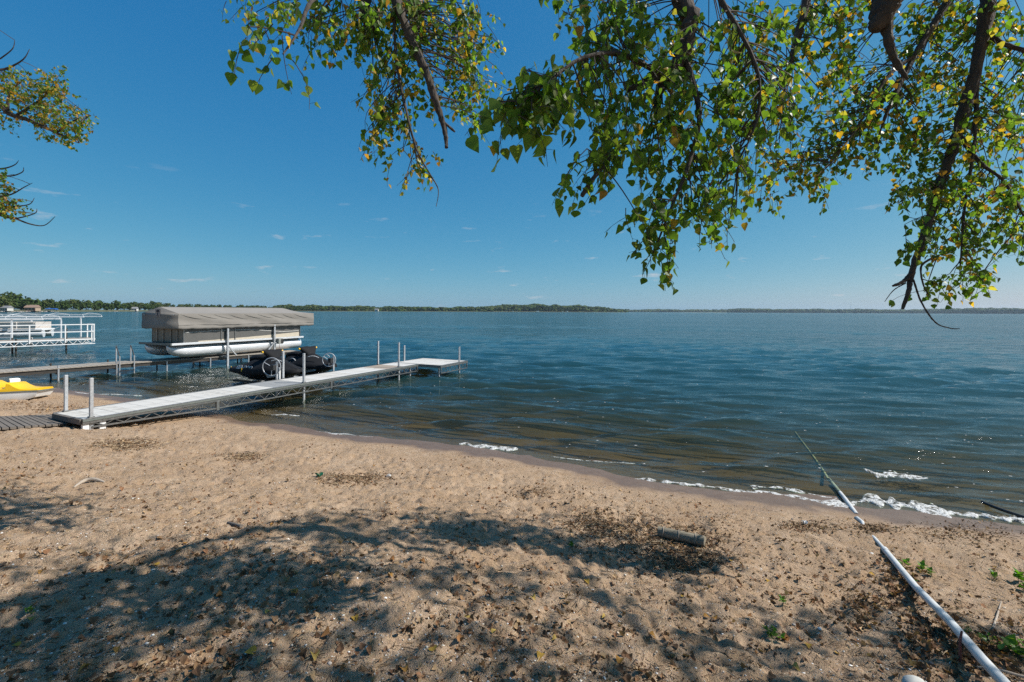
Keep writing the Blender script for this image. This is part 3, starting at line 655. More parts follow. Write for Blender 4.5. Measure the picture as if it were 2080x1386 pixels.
MB().tube([(-1.22, -.006, .42), (-1.34, -.006, .50), (-1.52, -.006, .47)], .035, 8).build('recess_trim', M['rust'], pbt, smooth=True)
for i, ch in enumerate(('/', '-', '^', '.', 'P')):
    text_mesh('scribbled_mark', ch, .055, M['black'], pbt, (-1.02+.055*i, -.0135, .175+.01*(i % 2)), (math.radians(88), 0, 0), extrude=.001)

# ------------------------------------------------------------------ railed dock, lifts and boat at the far left
rdA = Vector((-31.4, 21.3, 0)); rdB = Vector((-26.2, 28.6, 0)); dv = rdB-rdA; RL = dv.length; rzr = math.atan2(dv.y, dv.x)
rd = thing('railed_dock', 'white railed dock standing over the water at the left edge', 'dock', rdA, rzr)
boards(rd, 0, RL, .04, 1.5, .78, M['tan_board'], pitch=.30)
for y in (.0, 1.54):
    t = MB(); t.box((RL/2, y, .74), (RL, .05, .08)); t.box((RL/2, y, .46), (RL, .04, .045)); n = 44
    for i in range(n): t.bar((RL*i/n, y, .47 if i % 2 else .72), (RL*(i+1)/n, y, .72 if i % 2 else .47), .022)
    t.build('truss', M['white_paint'], rd)
for i, x in enumerate((.1, 1.6, 3.2, 4.9, 6.1, 7.6, RL-.06)):
    MB().box((x, -.03, 1.13), (.055, .055, 1.1)).build('rail_post', M['white_paint'], rd)
for x0, x1, zz in ((.1, 4.9, (1.20, 1.64)), (4.9, RL-.03, (1.22, 1.66))):
    for z in zz: MB().box(((x0+x1)/2, -.03, z), (x1-x0, .05, .055)).build('hand_rail', M['white_paint'], rd)
for y in (.5, 1.5): MB().box((RL-.06, y, 1.13), (.055, .055, 1.1)).build('rail_post', M['white_paint'], rd)
for z in (1.22, 1.66): MB().box((RL-.06, .75, z+.002), (.05, 1.5, .055)).build('hand_rail', M['white_paint'], rd)
for x, y in ((5.6, .2), (7.7, .3), (2.5, .2), (5.6, 1.4)): MB().tube([(x, y, -2), (x, y, 1.45 if x > 7 else .9)], .045, 8).build('piling', M['dark_wood'], rd, smooth=True)
bn = thing('dock_bench', 'red brown bench on the railed dock', 'bench', (0, 0, 0))
bw = Matrix.Translation(rdA) @ Matrix.Rotation(rzr, 4, 'Z') @ Vector((4.5, .7, .78)); bn.location = bw; bn.rotation_euler = (0, 0, rzr)
for k in range(3): MB().box((0, -.2+.16*k, .42), (1.1, .13, .03)).build('seat_slat', M['rust'], bn)
for k in range(2): MB().box((0, .26, .58+.16*k), (1.1, .03, .13)).build('back_slat', M['rust'], bn)
for x in (-.48, .48):
    MB().box((x, -.18, .2), (.05, .05, .41)).build('leg', M['rust'], bn); MB().box((x, .28, .38), (.05, .05, .77)).build('leg', M['rust'], bn)
def bare_lift(label, loc, rzv, Lx, Wy, zb, zr):
    l = thing('boat_lift', label, 'boat lift', loc, rzv, 'white boat lifts at the left edge')
    for x in (.8, Lx-1.6):
        for y in (0, Wy): MB().box((x, y, .4), (.09, .09, 2*zb-.8)).build('post', M['white_paint'], l)
    for y in (0, Wy): MB().box((Lx/2, y, zb), (Lx, .09, .10)).build('canopy_rail', M['white_paint'], l)
    n = 4
    for i in range(n+1):
        x = Lx*i/n; MB().tube([(x, 0, zb), (x-.1, .0, zb+.2), (x-.3, Wy/2, zb+.33), (x-.1, Wy, zb+.2), (x, Wy, zb)], .014, 6).build('canopy_bow', M['white_paint'], l, smooth=True)
    for y, z in ((0, zb+.2), (Wy, zb+.2)): MB().box((Lx/2-.2, y, z), (Lx, .03, .03)).build('canopy_purlin', M['white_paint'], l)
    for z in (.62,): 
        for y in (0, Wy): MB().box((Lx/2-.4, y, z), (Lx-2.4, .08, .10)).build('cradle_beam', M['galv'], l)
    for s in (.8, Lx-1.6): MB().bar((s+.03, 0, 1.1), (s+.9*(1 if s < 2 else -1), 0, .66), .05).build('brace', M['white_paint'], l)
bare_lift('white boat lift with bare canopy hoops, close behind the railed dock', (-40.0, 29.0, 0), math.radians(28), 7.4, 3.0, 1.86, 2.6)
bare_lift('white boat lift with bare canopy hoops, reaching farthest right of the lifts', (-47.4, 37.5, 0), math.radians(20), 9.6, 3.2, 1.92, 2.7)
cb = thing('moored_boat', 'cream sided pontoon boat parked in the lift behind the railed dock', 'boat', (-39.5, 29.9, 0), math.radians(28))
for i in range(6): MB().box((.7+i*.98, -.35, 1.42), (.93, .04, .48)).build('side_panel', M['cream'], cb)
MB().box((3.2, .75, 1.12), (6.4, 2.2, .10)).build('deck', M['white_paint'], cb)
for y in (0, 1.5): MB().tube([(-.2, y, .9), (.3, y, .82), (6.4, y, .82)], [.05, .26, .26], 14).build('pontoon_tube', M['tube'], cb, smooth=True)
MB().box((3.2, 1.85, 1.42), (6.0, .04, .48)).build('side_panel', M['cream'], cb)

# ------------------------------------------------------------------ far shores
def crown_mesh(name, seed, w, h, n, cl, cols):
    r = np.random.default_rng(seed); V = []; Fc = []; C = []
    lobes = [(r.uniform(-.3, .3)*w, r.uniform(-.3, .3)*w, h*r.uniform(.35, .8), w*r.uniform(.22, .36)) for _ in range(9)]+[(0, 0, h*.55, w*.42), (0, 0, h*.3, w*.40)]
    for i in range(n):
        lx_, ly_, lz_, lr = lobes[r.integers(len(lobes))]; d = r.normal(size=3); d /= np.linalg.norm(d); p = np.array([lx_, ly_, lz_])+d*lr*r.uniform(.75, 1.08)*np.array([1, 1, .8])
        if p[2] < .3: p[2] = .3+abs(r.normal())*.4
        nrm = d+r.normal(size=3)*.5; nrm /= np.linalg.norm(nrm); a = np.cross(nrm, [0.3, .2, 1]); a /= np.linalg.norm(a); b = np.cross(nrm, a); s = cl*r.uniform(.6, 1.4)
        o = len(V); k = 5
        V.append(p+nrm*s*.3); 
        for j in range(k):
            an = 2*math.pi*j/k+r.uniform(-.4, .4); V.append(p+(a*math.cos(an)+b*math.sin(an))*s*r.uniform(.7, 1.2))
        Fc += [(o, o+1+j, o+1+(j+1) % k) for j in range(k)]
        c = np.array(cols[r.integers(len(cols))])*r.uniform(.75, 1.25); C += [c]*(k+1)
    return np.array(V), np.array(Fc), np.array(C)
GREENS = [(.055, .085, .022), (.045, .075, .02), (.07, .10, .028), (.08, .095, .03), (.04, .06, .02)]
shore_line = [(-260, 330), (-60, 390), (0, 410), (100, 450), (230, 560), (330, 700), (430, 860), (520, 1050), (640, 1250), (800, 1500), (1000, 1750), (1200, 1950), (1270, 2100)]
def shore_at(px, depth): 
    X = (px-CX)/F*depth; return X, depth
variants = []
for i in range(7):
    V, Fc, C = crown_mesh('crown', 50+i, 10+i % 3, 11+(i % 4)*1.3, 260, 1.05, [GREENS[i % 5], GREENS[(i+1) % 5]])
    o = np_mesh('crown', V, Fc, M['farleaf'], tint=C); bpy.data.objects.remove(o); variants.append(bpy.data.meshes[-1] if False else None)
variants = [m for m in bpy.data.meshes if m.name.startswith('crown')]
tk = MB().tube([(0, 0, -1), (.1, 0, 3), (0, .1, 7)], [.35, .28, .15], 7).build('trunk', M['bark']); trunk_me = tk.data; bpy.data.objects.remove(tk)
pxs = [p for p, _ in shore_line]; dps = [d for _, d in shore_line]
rt = random.Random(3); q = -150.0; ntree = 0
while q < 640:
    D = float(np.interp(q, pxs, dps)); 
    for row in range(2):
        dep_ = D+6+row*rt.uniform(9, 16)+rt.uniform(-3, 3); X, Y = shore_at(q+rt.uniform(-4, 4), dep_)
        hs_ = {0: 1}; sc_ = rt.uniform(.62, 1.0)*(1.0+.12*row)*(1.12 if q < 60 else .92 if q < 330 else .86)
        if 255 < q < 300 and row: sc_ *= 1.18
        t = thing('shore_tree', 'leafy tree in the line along the far left shore', 'tree', (X, Y, .6+row*.5), rt.uniform(0, 6.28), 'trees along the far left shore')
        t.scale = (sc_*rt.uniform(.85, 1.1), sc_*rt.uniform(.85, 1.1), sc_); 
        c = link(bpy.data.objects.new('crown', variants[rt.randrange(len(variants))]), t); c.location = (0, 0, 1.2)
        link(bpy.data.objects.new('trunk', trunk_me), t); ntree += 1
    q += 6200.0/D*rt.uniform(.8, 1.25)*(1 if q < 420 else .9)
# far woods beyond: one mass
def wood(name, label, spans, cols, clump, seed):
    r = np.random.default_rng(seed); V = []; Fc = []; C = []
    for px0_, px1_, d0, d1, h0, h1 in spans:
        n = int((px1_-px0_)*9)
        for i in range(n):
            f = r.random(); px_ = px0_+(px1_-px0_)*f; d = d0+(d1-d0)*f+r.uniform(0, 90); X, Y = shore_at(px_, d); hm = (h0+(h1-h0)*f)*(.72+.4*vnoise(np.array([px_*.07]), np.array([d*.01]), 77)[0])
            z = hm*r.random()**.5; s = clump*r.uniform(.7, 1.5)*d/1500; nrm = np.array([r.normal()*.5, -1, r.uniform(0, 1.2)]); nrm /= np.linalg.norm(nrm)
            a = np.cross(nrm, [0, 0, 1]); a /= np.linalg.norm(a); b = np.cross(a, nrm); o = len(V); p = np.array([X, Y, z]); V.append(p+nrm*s*.4)
            for j in range(6):
                an = 2*math.pi*j/6+r.uniform(-.3, .3); V.append(p+(a*math.cos(an)*1.5+b*math.sin(an)*.8)*s*r.uniform(.7, 1.2))
            Fc += [(o, o+1+j, o+1+(j+1) % 6) for j in range(6)]; c = np.array(cols[r.integers(len(cols))])*r.uniform(.8, 1.2); C += [c]*7
    o = np_mesh(name, np.array(V), np.array(Fc), M['farleaf'], tint=np.array(C)); tag(o, label, 'woods', kind='stuff')
wood('distant_wood', 'low green wooded shore and hill across the lake', [(560, 800, 1150, 1500, 15, 14), (800, 1000, 1500, 1750, 15, 15), (960, 1070, 1780, 1900, 15, 33), (1070, 1190, 1900, 2000, 33, 28), (1190, 1272, 2000, 2150, 26, 9)], GREENS, 4.2, 8)
wood('hazy_wood', 'thin blue grey wooded shore far across the lake', [(1255, 1500, 4200, 4200, 15, 20), (1480, 1900, 4000, 3700, 26, 27), (1880, 2010, 3600, 3300, 30, 36), (1960, 2140, 3250, 3000, 38, 36), (2140, 2400, 3000, 2600, 34, 34)], GREENS, 4.4, 9)
# land under the trees
def land(name, line, back, zt):
    V = []; Fc = []
    for i, (px_, d) in enumerate(line):
        X, Y = shore_at(px_, d); k = (d+back)/d; V += [(X, Y, -.5), (X*1.001, Y*1.001+.5, .5), (X*1.006, Y*1.006, zt*.5), (X*k, Y*k, zt)]
        if i:
            for j in range(3): Fc.append((4*i-4+j, 4*i+j, 4*i+j+1, 4*i-4+j+1))
    return np_mesh(name, np.array(V), np.array(Fc), M['land'], smooth=False)
l = land('far_shore', [(-500, 300)]+shore_line, 260, 2.2); tag(l, 'low land of the far left shore', kind='structure')
l = land('opposite_shore', [(1250, 4300), (1480, 4100), (1900, 3700), (2010, 3350), (2140, 3000), (2500, 2600)], 500, 6); tag(l, 'low land of the opposite shore', kind='structure')
rb = random.Random(8); rk = MB()
for i in range(420):
    px_ = rb.uniform(-120, 330); D = float(np.interp(px_, pxs, dps))-rb.uniform(0, 2.5); X, Y = shore_at(px_, D); s = rb.uniform(.3, .9)
    rk.box((X, Y, .1), (s*1.6, s, s*.8), Matrix.Rotation(rb.uniform(0, 3), 3, (rb.random(), rb.random(), 1)))
o = rk.build('shore_rocks', M['rocks']); tag(o, 'pale rocks along the waterline of the far left shore', kind='stuff')
def house(label, px_, back, w, h, wall, roof, rzv):
    D = float(np.interp(px_, pxs, dps)); X, Y = shore_at(px_, D+back)
    hs_ = thing('house', label, 'house', (X, Y, .8), rzv)
    MB().box((0, 0, h/2), (w, w*.7, h)).build('wall', wall, hs_)
    rf = MB(); y = w*.7/2+.4; x = w/2+.4; rf.add([(-x, -y, h), (x, -y, h), (x, y, h), (-x, y, h), (-x, 0, h+w*.28), (x, 0, h+w*.28)], [(0, 1, 5, 4), (2, 3, 4, 5), (0, 4, 3), (1, 2, 5), (0, 3, 2, 1)]); rf.build('roof', roof, hs_)
    for i in range(3): MB().box((-w*.3+i*w*.3, -w*.35-.03, h*.55), (w*.14, .08, h*.34)).build('window', M['black'], hs_)
    MB().box((w*.42, -w*.35-.03, h*.32), (.9, .07, h*.6)).build('door', M['rust'], hs_)
wallm = mat('house_wall', (.62, .60, .55), rough=.8); roofm = mat('house_roof', (.30, .20, .15), rough=.9); roof2 = mat('grey_roof', (.25, .25, .26), rough=.9); brick = mat('tan_wall', (.42, .31, .22), rough=.9)
house('tan house with brown roof among the trees of the left shore', 66, -1, 9, 3.2, brick, roofm, .2)
house('small white house at the far left edge of the shore', 14, -1, 7, 2.8, wallm, roof2, -.1)
house('white house by the water left of the canopy', 272, -2, 8, 3.0, wallm, roof2, .3)
house('pale house far along the shore right of the boat canopy', 765, -8, 11, 5, wallm, roof2, 0)
D = float(np.interp(105, pxs, dps))-5; X, Y = shore_at(105, D)
bl = thing('boat_lift', 'boat lift with bright blue canopy on the far left shore', 'boat lift', (X, Y, 0))
blue = mat('blue_canvas', (.02, .12, .42), rough=.7)
rings = [[(x, -1.7, 2.2), (x, -1.7, 2.8), (x, 0, 3.4), (x, 1.7, 2.8), (x, 1.7, 2.2)] for x in (-5, 5)]
MB().loft(rings).build('canopy', blue, bl)
for x in (-3, 3):
    for y in (-1.5, 1.5): MB().box((x, y, .6), (.2, .2, 3.3)).build('post', M['white_paint'], bl)
X, Y = shore_at(1727, 3900); mast = thing('radio_mast', 'thin radio mast above the far right shore', 'mast', (X, Y, 0))
MB().tube([(0, 0, 0), (0, 0, 78)], [.9, .6], 6).build('tower', M['galv'], mast)
MB().tube([(0, 0, 78), (0, 0, 84)], .25, 6).build('antenna', M['galv'], mast)

# ------------------------------------------------------------------ leaves
def leaf_template():
    o = [(.20, -.05), (.44, .08), (.52, .26), (.40, .52), (.20, .82)]
    V = [(0, 0, 0), (0, .42, -.03), (0, 1.1, -.14)]
    for sg in (1, -1): V += [(sg*u, v, .16*abs(u)-.13*v*v) for u, v in o]
    F_ = []
    for k, sg in enumerate((1, -1)):
        b = 3+5*k; ch = [0, b, b+1, b+2, b+3, b+4, 2]
        for i in range(6): F_.append((1, ch[i], ch[i+1]) if sg > 0 else (1, ch[i+1], ch[i]))
    return np.array(V, float), np.array(F_)
LV, LF = leaf_template()
class Leaves:
    def __init__(s): s.M = []; s.C = []; s.S = []
    def add(s, p, tip, nrm, size, col):
        tip = tip.normalized(); x = tip.cross(nrm); x = x.normalized() if x.length > 1e-4 else tip.orthogonal().normalized(); n = x.cross(tip)*random.uniform(-.6, 3.2); x = x*random.uniform(.72, 1.12)
        s.M.append(np.array([[x.x*size, tip.x*size, n.x*size, p.x], [x.y*size, tip.y*size, n.y*size, p.y], [x.z*size, tip.z*size, n.z*size, p.z]])); s.C.append(col); s.S.append(size)
    def merged(s, idx):
        Mx = np.array([s.M[i] for i in idx]); n = len(idx); V = np.einsum('nij,vj->nvi', Mx[:, :, :3], LV)+Mx[:, None, :, 3]
        Fc = (LF[None]+(np.arange(n)*len(LV))[:, None, None]).reshape(-1, 3); C = np.repeat(np.array([s.C[i] for i in idx]), len(LV), 0)
        return V.reshape(-1, 3), Fc, C
def leaf_colour(r, yellow):
    if r.random() < yellow:
        c = r.choice([(.42, .26, .03), (.50, .30, .03), (.34, .17, .03), (.36, .30, .05)])
    else: c = r.choice([(.09, .165, .02), (.105, .195, .024), (.135, .225, .03), (.07, .125, .018), (.19, .24, .035)])
    k = r.uniform(.8, 1.2); return tuple(v*k for v in c)
def bez(a, b, sag, n=6):
    mid = (a+b)/2+sag; return [a*(1-t)**2+mid*2*t*(1-t)+b*t*t for t in [i/n for i in range(n+1)]]
def twig_spray(r, tw, lv, start, length, size, yellow, droop=1.0, rad=.003):
    d = Vector((r.gauss(0, .6), r.gauss(0, .6), -.9*droop+r.gauss(0, .45))).normalized(); end = start+d*length
    pts = bez(start, end, Vector((r.gauss(0, .06), r.gauss(0, .06), r.uniform(0, .10)))*length*2, 5); tw.tube(pts, [rad*(1-.12*i) for i in range(6)], 4, cap=False)
    n = r.randint(5, 9)
    for k in range(n):
        f = (k+r.random()*.8)/n; i = min(4, int(f*5)); p = pts[i].lerp(pts[i+1], f*5-i)
        out = Vector((r.gauss(0, 1), r.gauss(0, 1), r.gauss(-.2, .6))).normalized(); pe = p+out*size*r.uniform(.5, .9)
        if size/max(.5, pe.y) > .012: tw.tube([p, pe], rad*.35, 3, cap=False)
        tip = Vector((r.gauss(0, .55), r.gauss(0, .55), -1+r.gauss(0, .45))); nrm = Vector((r.gauss(0, 1), r.gauss(0, 1), r.gauss(.25, .8)))
        lv.add(pe, tip, nrm, size*r.uniform(.65, 1.2), leaf_colour(r, yellow))

# ------------------------------------------------------------------ the cottonwood over the beach
def wpath(lst, rads):
    return [at(x, y, d) for x, y, d in lst], rads
tb = Vector((5.6, -1.6, gz(5.6, -1.6)-.1))
tree = thing('cottonwood_tree', 'tall cottonwood with leafy branches hanging over the beach from above', 'tree', tb)
def loc(pts): return [Vector(p)-tb for p in pts]
def smooth_path(pts, rads, n=5):
    P_ = [Vector(p) for p in pts]; out = []; rr_ = []
    for i in range(len(P_)-1):
        p0, p1, p2, p3 = P_[max(i-1, 0)], P_[i], P_[i+1], P_[min(i+2, len(P_)-1)]
        for k in range(n):
            t = k/n; out.append(.5*((2*p1)+(-p0+p2)*t+(2*p0-5*p1+4*p2-p3)*t*t+(-p0+3*p1-3*p2+p3)*t**3)); rr_.append(rads[i]*(1-t)+rads[i+1]*t)
    out.append(P_[-1]); rr_.append(rads[-1]); return out, rr_
def knobbly(pts, rads, seed, amp=.12):
    r = random.Random(seed); return pts, [q*(1+r.uniform(-amp, amp)) for q in rads]
tp, tr_ = smooth_path([tb, tb+Vector((.05, .1, 2)), tb+Vector((-.1, .3, 4.2)), tb+Vector((-.5, .6, 6)), tb+Vector((-.7, .7, 9)), tb+Vector((-.6, .6, 12))], [.52, .42, .36, .30, .2, .06])
MB().tube(loc(tp), knobbly(tp, tr_, 1, .06)[1], 16).build('trunk', M['bark'], tree, smooth=True)
fork = tb+Vector((-.25, .4, 5.0)); fork2 = tb+Vector((-.55, .6, 6.6))
BR = []
def branch(pts, rads, name='branch', n=9, sm=9):
    p, r_ = smooth_path(pts, rads, sm); p, r_ = knobbly(p, r_, len(BR)+20); BR.append((p, r_)); mb = MB().tube(loc(p), r_, n); jr_ = random.Random(len(BR))
    for i_, q_ in enumerate(p):
        for k_ in range(n):
            v_ = Vector(mb.v[i_*n+k_]); c_ = Vector(q_)-tb; mb.v[i_*n+k_] = tuple(c_+(v_-c_)*(1+jr_.uniform(-.16, .16)))
    return mb.build(name, M['bark'], tree, smooth=True)
A = lambda *t: at(*t)
# limbs from the trunk (above the frame) running into the hanging boughs that show
branch([fork2, Vector((3, 2, 7.4)), Vector((.6, 3.6, 7.0)), A(770, -120, 4.2), A(742, 0, 4.1), A(748, 40, 4.05), A(757, 64, 4.0)], [.05, .018, .022, .05, .058, .055, .045])
branch([Vector((.6, 3.6, 6.9)), A(790, -110, 4.1), A(806, 0, 4.0), A(835, 80, 3.95), A(866, 150, 3.9), A(888, 215, 3.9), A(903, 262, 3.85), A(907, 300, 3.8)], [.09, .05, .042, .038, .034, .028, .022, .014])
branch([A(896, 246, 3.87), A(910, 256, 3.85), A(924, 268, 3.84)], [.016, .012, .008], sm=2)
branch([A(745, -60, 4.1), A(690, -30, 3.6), A(635, 0, 3.0), A(608, 60, 2.7), A(575, 110, 2.5)], [.03, .022, .013, .008, .004])
branch([A(800, 30, 4.0), A(805, 120, 3.9), A(822, 210, 3.8), A(845, 300, 3.7), A(872, 352, 3.7), A(890, 385, 3.65), A(886, 420, 3.6)], [.014, .012, .010, .008, .006, .004, .002])
branch([fork, Vector((3.6, .6, 6.2)), Vector((2.2, 2.2, 5.4)), A(1412, -60, 3.0), A(1403, 40, 3.0), A(1386, 110, 3.0), A(1362, 150, 3.0), A(1340, 185, 3.0), A(1332, 250, 2.95)], [.06, .03, .038, .055, .055, .05, .045, .03, .012], n=12)
branch([A(1375, 140, 3.0), A(1330, 158, 2.95), A(1278, 182, 2.9)], [.04, .03, .016])
branch([A(1340, 150, 2.95), A(1260, 110, 2.7), A(1180, 120, 2.5), A(1110, 170, 2.35), A(1050, 215, 2.25)], [.02, .014, .010, .007, .003])
branch([A(1390, 110, 3.0), A(1420, 230, 2.9), A(1400, 330, 2.8), A(1360, 430, 2.75), A(1325, 520, 2.7)], [.024, .016, .012, .008, .003])
branch([A(1260, 300, 2.7), A(1215, 350, 2.6), A(1182, 398, 2.55)], [.010, .014, .013])
branch([A(1440, -40, 3.1), A(1530, 120, 3.0), A(1540, 230, 2.95), A(1500, 330, 2.9)], [.018, .012, .008, .003])
branch([tb+Vector((-.65, .65, 9.3)), Vector((4.5, 2.6, 8.6)), Vector((3.85, 3.9, 7.0)), A(1825, -70, 3.97), A(1810, -20, 3.95), A(1795, 25, 3.9), A(1778, 62, 3.88)], [.05, .035, .045, .10, .12, .10, .035], n=14)
branch([A(1800, 40, 3.9), A(1806, 90, 3.86), A(1822, 130, 3.84), A(1843, 160, 3.8)], [.05, .035, .028, .012])
branch([fork2, Vector((8.6, 1.0, 8.6)), Vector((7.6, 4.3, 8.0)), Vector((5.6, 4.5, 7.0)), A(2030, -110, 4.5), A(2004, 20, 4.4), A(1985, 130, 4.35), A(1945, 270, 4.3), A(1912, 372, 4.25), A(1882, 465, 4.2), A(1852, 555, 4.15), A(1846, 590, 4.1), A(1833, 628, 4.1)], [.05, .03, .03, .04, .06, .060, .053, .045, .040, .033, .024, .017, .012], n=12)
branch([A(1855, 552, 4.15), A(1835, 572, 4.12), A(1814, 581, 4.1)], [.02, .017, .011])
branch([A(1855, 568, 4.12), A(1872, 615, 4.1), A(1900, 655, 4.05), A(1930, 667, 4.0), A(1949, 668, 4.0)], [.008, .007, .006, .005, .003])
branch([A(1840, 575, 4.12), A(1815, 590, 4.1), A(1797, 613, 4.1)], [.006, .004, .002])
branch([A(1905, 520, 4.2), A(1872, 540, 4.15), A(1876, 580, 4.15), A(1890, 605, 4.1)], [.010, .009, .006, .003])
branch([A(1650, -60, 4.2), A(1632, 30, 4.1), A(1610, 110, 4.0), A(1598, 160, 3.9)], [.05, .035, .026, .010])
branch([A(1970, -90, 4.4), A(1915, 20, 4.4), A(1860, 110, 4.3), A(1810, 210, 4.2), A(1790, 260, 4.2)], [.05, .034, .026, .018, .008])
branch([A(1862, 110, 4.3), A(1800, 160, 4.2), A(1740, 260, 4.1), A(1690, 330, 4.0)], [.018, .014, .010, .004])
branch([A(1945, 270, 4.3), A(1990, 330, 4.2), A(2040, 370, 4.1), A(2085, 450, 4.0)], [.022, .017, .012, .008])
branch([A(1990, 60, 4.4), A(2040, 90, 4.3), A(2110, 110, 4.2)], [.028, .022, .018])
branch([A(1985, 170, 4.35), A(1978, 300, 4.2), A(1960, 420, 4.15), A(1950, 540, 4.1)], [.018, .013, .009, .004])
allb = [(p, r_) for P_, R_ in BR for p, r_ in zip(P_, R_)]; bp_ = np.array([[*p] for p, _ in allb])
# foliage: sprays of leaves about the boughs: px, py, rx, ry, depth, spread, sprays, yellow, leaf size
BL = [(480, 0, 30, 30, 4.6, .2, 5, .4, .06), (550, 20, 60, 25, 4.2, .25, 10, .25, .065), (535, 95, 40, 38, 2.5, .15, 6, .05, .075), (565, 130, 30, 18, 2.5, .15, 3, .05, .075),
      (620, 40, 60, 40, 3.5, .3, 15, .12, .07), (700, 50, 70, 60, 3.9, .3, 32, .2, .065), (790, 70, 70, 80, 4.0, .35, 46, .28, .06), (900, 60, 90, 80, 4.2, .4, 60, .35, .06), (960, 110, 45, 90, 4.3, .35, 40, .35, .055),
      (930, 190, 60, 50, 4.2, .3, 26, .35, .055), (800, 170, 55, 60, 4.0, .3, 34, .3, .06), (790, 240, 40, 40, 3.9, .25, 18, .35, .06), (760, 280, 20, 35, 3.9, .2, 6, .6, .055), (840, 320, 50, 45, 3.8, .2, 15, .85, .05), (800, 20, 160, 30, 4.0, .4, 40, .25, .065), (960, 240, 25, 20, 4.1, .2, 6, .35, .055),
      (1190, 30, 60, 50, 2.8, .3, 16, .12, .075), (1250, 110, 80, 60, 2.7, .3, 34, .08, .075), (1120, 170, 60, 50, 2.45, .2, 14, .04, .078), (1050, 225, 45, 35, 2.25, .12, 15, .02, .085), (1090, 190, 50, 40, 2.35, .12, 13, .02, .085), (1300, 40, 80, 60, 2.9, .35, 34, .12, .075), (1230, 190, 60, 50, 2.6, .25, 18, .04, .078),
      (1330, 190, 90, 70, 2.8, .35, 42, .08, .075), (1260, 290, 60, 50, 2.65, .25, 22, .05, .078), (1200, 345, 35, 30, 2.55, .15, 9, .05, .075), (1370, 300, 80, 70, 2.8, .3, 38, .1, .075), (1430, 120, 90, 90, 3.0, .35, 46, .12, .072), (1370, 400, 70, 40, 2.75, .2, 18, .05, .075), (1300, 440, 35, 25, 2.65, .12, 7, .03, .078), (1400, 440, 60, 30, 2.8, .2, 12, .1, .072), (1340, 500, 35, 35, 2.7, .12, 10, .04, .075),
      (1470, 360, 60, 60, 2.9, .3, 26, .15, .07), (1490, 430, 20, 30, 2.9, .15, 4, .1, .07), (1500, 240, 70, 80, 3.0, .35, 42, .12, .072), (1530, 60, 80, 60, 3.4, .4, 40, .2, .07), (1560, 180, 60, 70, 3.2, .35, 34, .15, .072), (1600, 230, 50, 50, 3.3, .3, 18, .15, .07),
      (1620, 310, 90, 50, 4.2, .35, 42, .5, .06), (1680, 90, 70, 80, 4.0, .4, 44, .3, .062), (1720, 210, 80, 70, 4.2, .4, 56, .38, .06), (1740, 310, 50, 40, 4.2, .3, 20, .45, .06), (1650, 370, 30, 20, 4.0, .2, 7, .35, .06), (1560, 390, 40, 25, 3.6, .2, 9, .4, .06), (1820, 220, 80, 80, 4.3, .4, 56, .35, .06), (1880, 100, 80, 80, 4.5, .4, 50, .35, .06), (1700, 10, 80, 40, 4.2, .4, 34, .3, .062), (1910, 30, 70, 40, 4.5, .4, 28, .35, .06),
      (2010, 60, 70, 70, 4.5, .4, 40, .4, .06), (2050, 170, 50, 80, 4.4, .4, 34, .35, .06), (1960, 200, 60, 70, 4.4, .4, 36, .3, .06), (2010, 290, 80, 60, 4.2, .4, 44, .28, .062), (1880, 320, 60, 60, 4.2, .35, 36, .25, .062), (1850, 400, 45, 40, 4.15, .25, 16, .2, .064), (1960, 400, 80, 60, 4.2, .35, 46, .22, .062), (2050, 430, 40, 60, 4.1, .3, 22, .18, .064), (1940, 480, 80, 45, 4.15, .3, 34, .2, .062), (1850, 480, 25, 35, 4.1, .2, 6, .1, .066), (1960, 560, 50, 30, 4.1, .25, 14, .15, .064), (1900, 590, 25, 18, 4.1, .15, 4, .15, .066), (2065, 500, 20, 25, 4.0, .15, 5, .1, .068)]
lv = Leaves(); tw = MB(); r = random.Random(21)
for px_, py_, rx, ry, d_, sd_, n_, ye, sz in BL:
    for k in range(int(n_*(1.15 if d_ > 3.7 else .98))):
        while True:
            a, b = r.uniform(-1, 1), r.uniform(-1, 1)
            if a*a+b*b < 1: break
        st_ = at(px_+a*rx, py_+b*ry-.10*F/d_*.45, max(1.95, d_+abs(r.gauss(0, sd_*1.15))-sd_*.5))
        i = int(np.argmin(((bp_-np.array(st_)-np.array([0, 0, .12]))**2).sum(1))); ap = Vector(bp_[i])
        if .05 < (ap-st_).length < 1.3 and r.random() < .5: tw.tube(bez(ap, st_, Vector((0, 0, .10*(ap-st_).length)), 5), [.005, .0045, .004, .004, .0035, .003], 4, cap=False)
        twig_spray(r, tw, lv, st_, r.uniform(.16, .34), sz*(.82 if d_ > 3.7 else .78 if d_ < 2.5 else .68), ye*.62)
nvis = len(lv.M)
# the rest of the crown, overhead and out of the picture: it shades the sand in front
rs_ = random.Random(17); SH = [(5.4, .6, 6.4, 1.0, 50), (3.4, -.3, 6.8, 1.1, 50), (7.0, .4, 6.6, 1.0, 50), (5.4, -2.0, 8.5, 1.5, 80), (7.2, -2.5, 7.8, 1.3, 60), (4.0, -3.0, 8.6, 1.3, 60), (5.2, -1.4, 10.8, 1.4, 70), (1.6, -.8, 6.6, .9, 40), (8.6, 1.4, 6.2, .8, 30)]
for _ in range(105):
    x_ = rs_.uniform(1.5, 9.6); SH.append((x_, rs_.uniform(1.6, 2.9 if x_ < 4.4 else 3.6), rs_.uniform(5.4, 6.9), .42, rs_.randint(3, 8)))
for _ in range(38): SH.append((rs_.uniform(1.8, 9.0), rs_.uniform(1.5, 2.35), rs_.uniform(5.4, 6.6), .36, rs_.randint(3, 7)))
